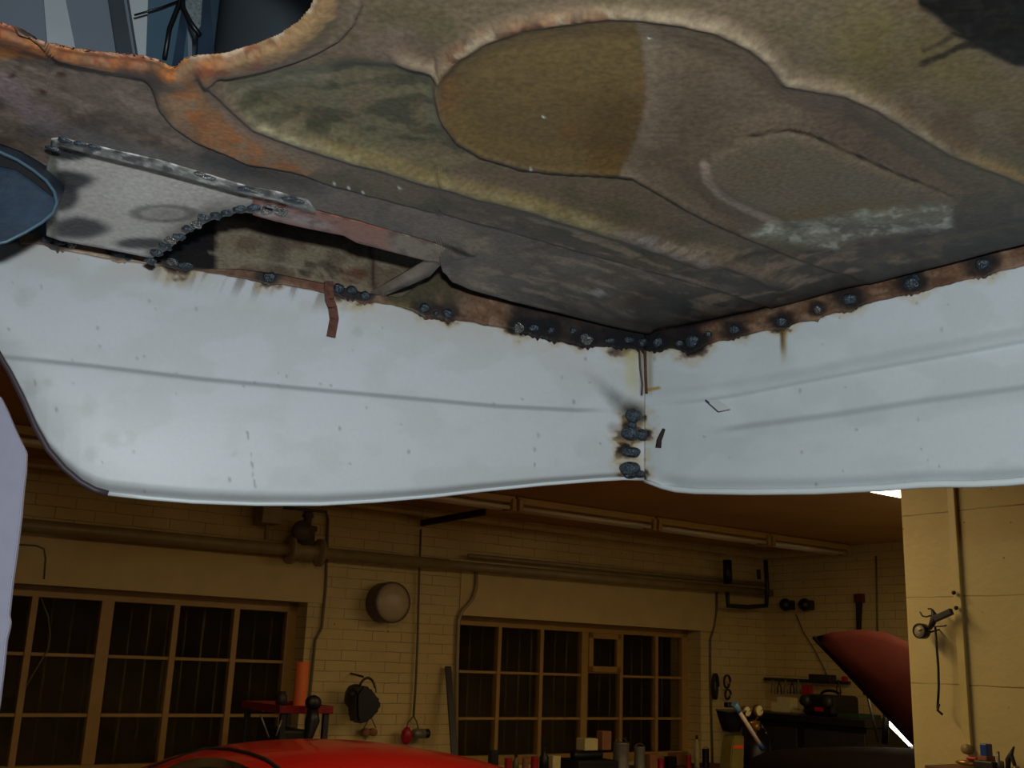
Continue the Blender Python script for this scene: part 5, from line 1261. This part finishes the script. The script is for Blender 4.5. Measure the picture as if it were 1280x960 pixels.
wheels(mc, (-.5, 2.0), .68)
# curved strip set to glow between the bonnet and the pier, on a stand
c = WM.p(1128, 914, .9)
root = empty('glowing_strip', FM.w(c.x, .9, 0), FM.a, label='bright curved strip glowing between the maroon bonnet and the brick pier', cat='lamp')
q = [WM.p(x, y, .9) for x, y in ((1108, 893), (1118, 903), (1130, 912), (1141, 930))]
MB().tube([v-Vector((c.x, .9, 0)) for v in q], [.02, .045, .055, .03], 12).build('glow_curve', M_LIT, root)
MB().tube([(0.05, .03, 0.02), (.05, .03, c.z-.03)], .012, 8).build('stand', M_DARK, root); MB().lathe([(0, 0), (.14, 0), (.14, .015), (0, .03)], (0.05, .03, 0), n=20).build('foot', M_DARK, root)

# ---- on the brick pier --------------------------------------------------------------
xt, zt = F3.px(1187, 606, -.02); xb, zbm = F3.px(1199, 932, -.02)
root = empty('cable_trunking', F3.w(xt, 0, 0), F3.a, label='cream vertical cable trunking running down the brick pier', cat='conduit')
sw = 10.5*W3.scale(1190, 780, 0)
MB().box((0, -.010, (CEIL+zbm)/2), (sw, .018, CEIL-zbm), .003).build('trunking', mat('trunking_paint', hexc(208, 190, 122), .4, var=.05), root)
MB().lathe([(0, -.03), (.018, -.03), (.021, -.01), (.021, -.002), (0, -.002)], (.0, -.002, zbm-.01), axis='Y', n=20).build('end_fitting', M_PIPE, root)
for x, y in ((1192, 741), (1195, 760)):
    p = W3.p(x, y, -.035); MB().blob((p.x-xt, -.034, p.z), .009, 1, .1, 2).build('screw', M_DARK, root)
c = W3.p(1168, 776, -.06); s = W3.scale(1168, 776, -.06)
root = rootat('tyre_inflator', F3, c, 'tyre inflator gun with round dial and black hose hanging on the brick pier', 'tyre inflator')
def T(x, y, dy=0): p = W3.p(x, y, -.06)-c; return Vector((p.x, dy, p.z))
rg = 9.5*s; q = T(1153, 789, -.01)
g_ = MB().lathe([(0, .02), (rg, .02), (rg, -.012), (rg*.82, -.016), (rg*.78, -.008), (0, -.008)], q, axis='Y', n=30).build('dial_case', M_BLACK, root)
MB().lathe([(0, -.012), (rg*.78, -.012), (rg*.78, -.006), (0, -.006)], q, axis='Y', n=30).build('dial_face', mat('old_dial', hexc(170, 160, 120), .4, var=.1), g_)
MB().lathe([(0, .014), (rg*.74, .014), (rg*.74, .009), (0, .009)], q, axis='Y', n=30).build('dial_back', M_BLACK, g_)
MB().bar(q+Vector((0, -.015, 0)), q+Vector((rg*.5, -.015, rg*.2)), .003, .003).build('needle', M_BLACK, g_)
MB().bar(T(1168, 774), T(1190, 764), 7*s, 8*s, .004).build('grip', M_DARK, root)
MB().tube([T(1162, 786), T(1166, 778), T(1168, 768), T(1165, 762)], [2.6*s, 4*s, 3.6*s, 1.5*s], 10).build('gun_body', M_DARK, root)
MB().tube([T(1150, 765), T(1153, 770), T(1158, 771), T(1165, 769)], 1.0*s, 8).build('trigger', M_DARK, root)
MB().tube([T(1160, 761), T(1164, 761), T(1167, 766)], 1.0*s, 8).build('trigger', M_DARK, root)
MB().tube([T(1166, 783), T(1175, 783), T(1183, 782)], .8*s, 8).build('outlet', M_DARK, root)
MB().tube([T(1169, 784), T(1171, 810), T(1173, 835), T(1173.5, 860), T(1172, 885)], 1.5*s, 10).build('hose', M_BLACK, root)
MB().tube([T(1174, 880), T(1172, 888), T(1178, 893)], 1.6*s, 8).build('chuck', M_BLACK, root)
MB().tube([T(1163, 790, 0.0), T(1163, 786, .06)], 1.2*s, 8).build('nail', M_DARK, root)
# shelf on the pier with tools
SX, SZ = F3.px(1236, 959.5, -.14)
root = empty('pier_shelf', F3.w(SX, -.12, SZ-.03), F3.a, label='small shelf on the brick pier carrying tools at the bottom right', cat='shelf')
MB().box((.05, 0, .01), (.50, .22, .024), .003).build('board', M_WOOD, root)
for sx in (-.12, .22): MB().prism([(sx-.01, 0), (sx+.01, 0), (sx+.01, -.14), (sx-.01, -.14)], .09, .11).build('bracket', M_DARK, root)
sz = W3.scale(1236, 945, -.12); base = SZ-.008
def stool(nm, px, lab, cat): x, z = F3.px(px, 950, -.12); return empty(nm, F3.w(x, -.12, base), F3.a, label=lab, cat=cat)
r_ = stool('bench_vice', 1236, 'small dark vice with a blue block on top on the pier shelf', 'vice')
MB().box((0, 0, 5.5*sz), (26*sz, .08, 11*sz), .006).build('vice_body', M_DARK, r_); MB().box((-2.5*sz, 0, 22*sz), (9.5*sz, .04, 17*sz), .004).build('blue_block', M_BLUEP, r_)
MB().box((-3*sz, 0, 13*sz), (13*sz, .06, 6*sz), .004).build('jaw', M_KRAFT, r_)
r_ = stool('red_handle_tool', 1213, 'brass-tipped tool with a red handle lying at the left of the pier shelf', 'tool')
MB().tube([(-20*sz, 0, 5*sz), (-14*sz, 0, 5*sz), (6*sz, 0, 5*sz)], [1.5*sz, 3*sz, 4*sz], 12).build('barrel', M_BRASS, r_); MB().box((4*sz, 0, 11*sz), (14*sz, .03, 4*sz), .004).build('handle', M_REDP, r_)
r_ = stool('bolt', 1248, 'short upright bolt standing right of the blue block', 'bolt')
MB().lathe([(0, 0), (4.5*sz, 0), (4.5*sz, 11*sz), (2*sz, 12*sz), (2*sz, 22*sz), (0, 23*sz)], n=12).build('bolt_body', M_STEELG, r_)
r_ = stool('pliers_upright', 1264, 'dark pliers standing jaws up at the right end of the pier shelf', 'pliers')
mb = MB(); mb.tube([(-5*sz, 0, 1*sz), (-4*sz, 0, 14*sz), (0, 0, 20*sz), (5*sz, 0, 30*sz)], [3*sz, 3.4*sz, 3*sz, 1*sz], 10); mb.tube([(6*sz, 0, 1*sz), (3*sz, 0, 12*sz), (0, 0, 20*sz), (1*sz, 0, 24*sz)], [2*sz, 2.4*sz, 3*sz, 1.2*sz], 10); mb.build('plier_body', M_DARK, r_)
r_ = stool('spanner', 1277, 'dark spanner lying at the right edge of the pier shelf', 'spanner')
MB().bar((-7*sz, 0, 3*sz), (16*sz, 0, 3*sz), .02, 4*sz, .002).build('shank', M_DARK, r_); MB().lathe([(0, -.01), (4*sz, -.01), (4*sz, .01), (0, .01)], (-8*sz, 0, 4*sz), axis='Y', n=6).build('head', M_STEELG, r_)

# ---- grey post at the left edge --------------------------------------------------------
FP = Frame((0, 1.02), 0.0); WP = On(FP)
PO = [(-60, 470), (-20, 478), (0, 496), (8, 512), (17, 534), (26, 553), (32, 565), (31, 590), (28, 615), (25, 650), (20, 690), (15, 725), (12, 752), (10, 770), (12, 778), (10, 788), (7, 800), (3, 840), (-2, 880)]
poly = [FP.px(x, y, 0) for x, y in PO]; xe, ze = poly[-1]; x0 = poly[0][0]-.14
cpt = Vector((x0, 0, 0))
full = [(x0, poly[0][1])] + poly + [(xe, 0), (x0, 0)]
o = MB().prism([(x-x0, z) for x, z in reversed(full)], 0, .006, .001).build('upright_sheet', mat('pale_lilac_paint', hexc(184, 184, 204), .5, var=.05, scale=60, bump=.05), loc=FP.w(x0, 0, 0), rz=0)
tag(o, 'pale lilac-grey upright sheet with a rounded top corner at the left edge', 'metal sheet')
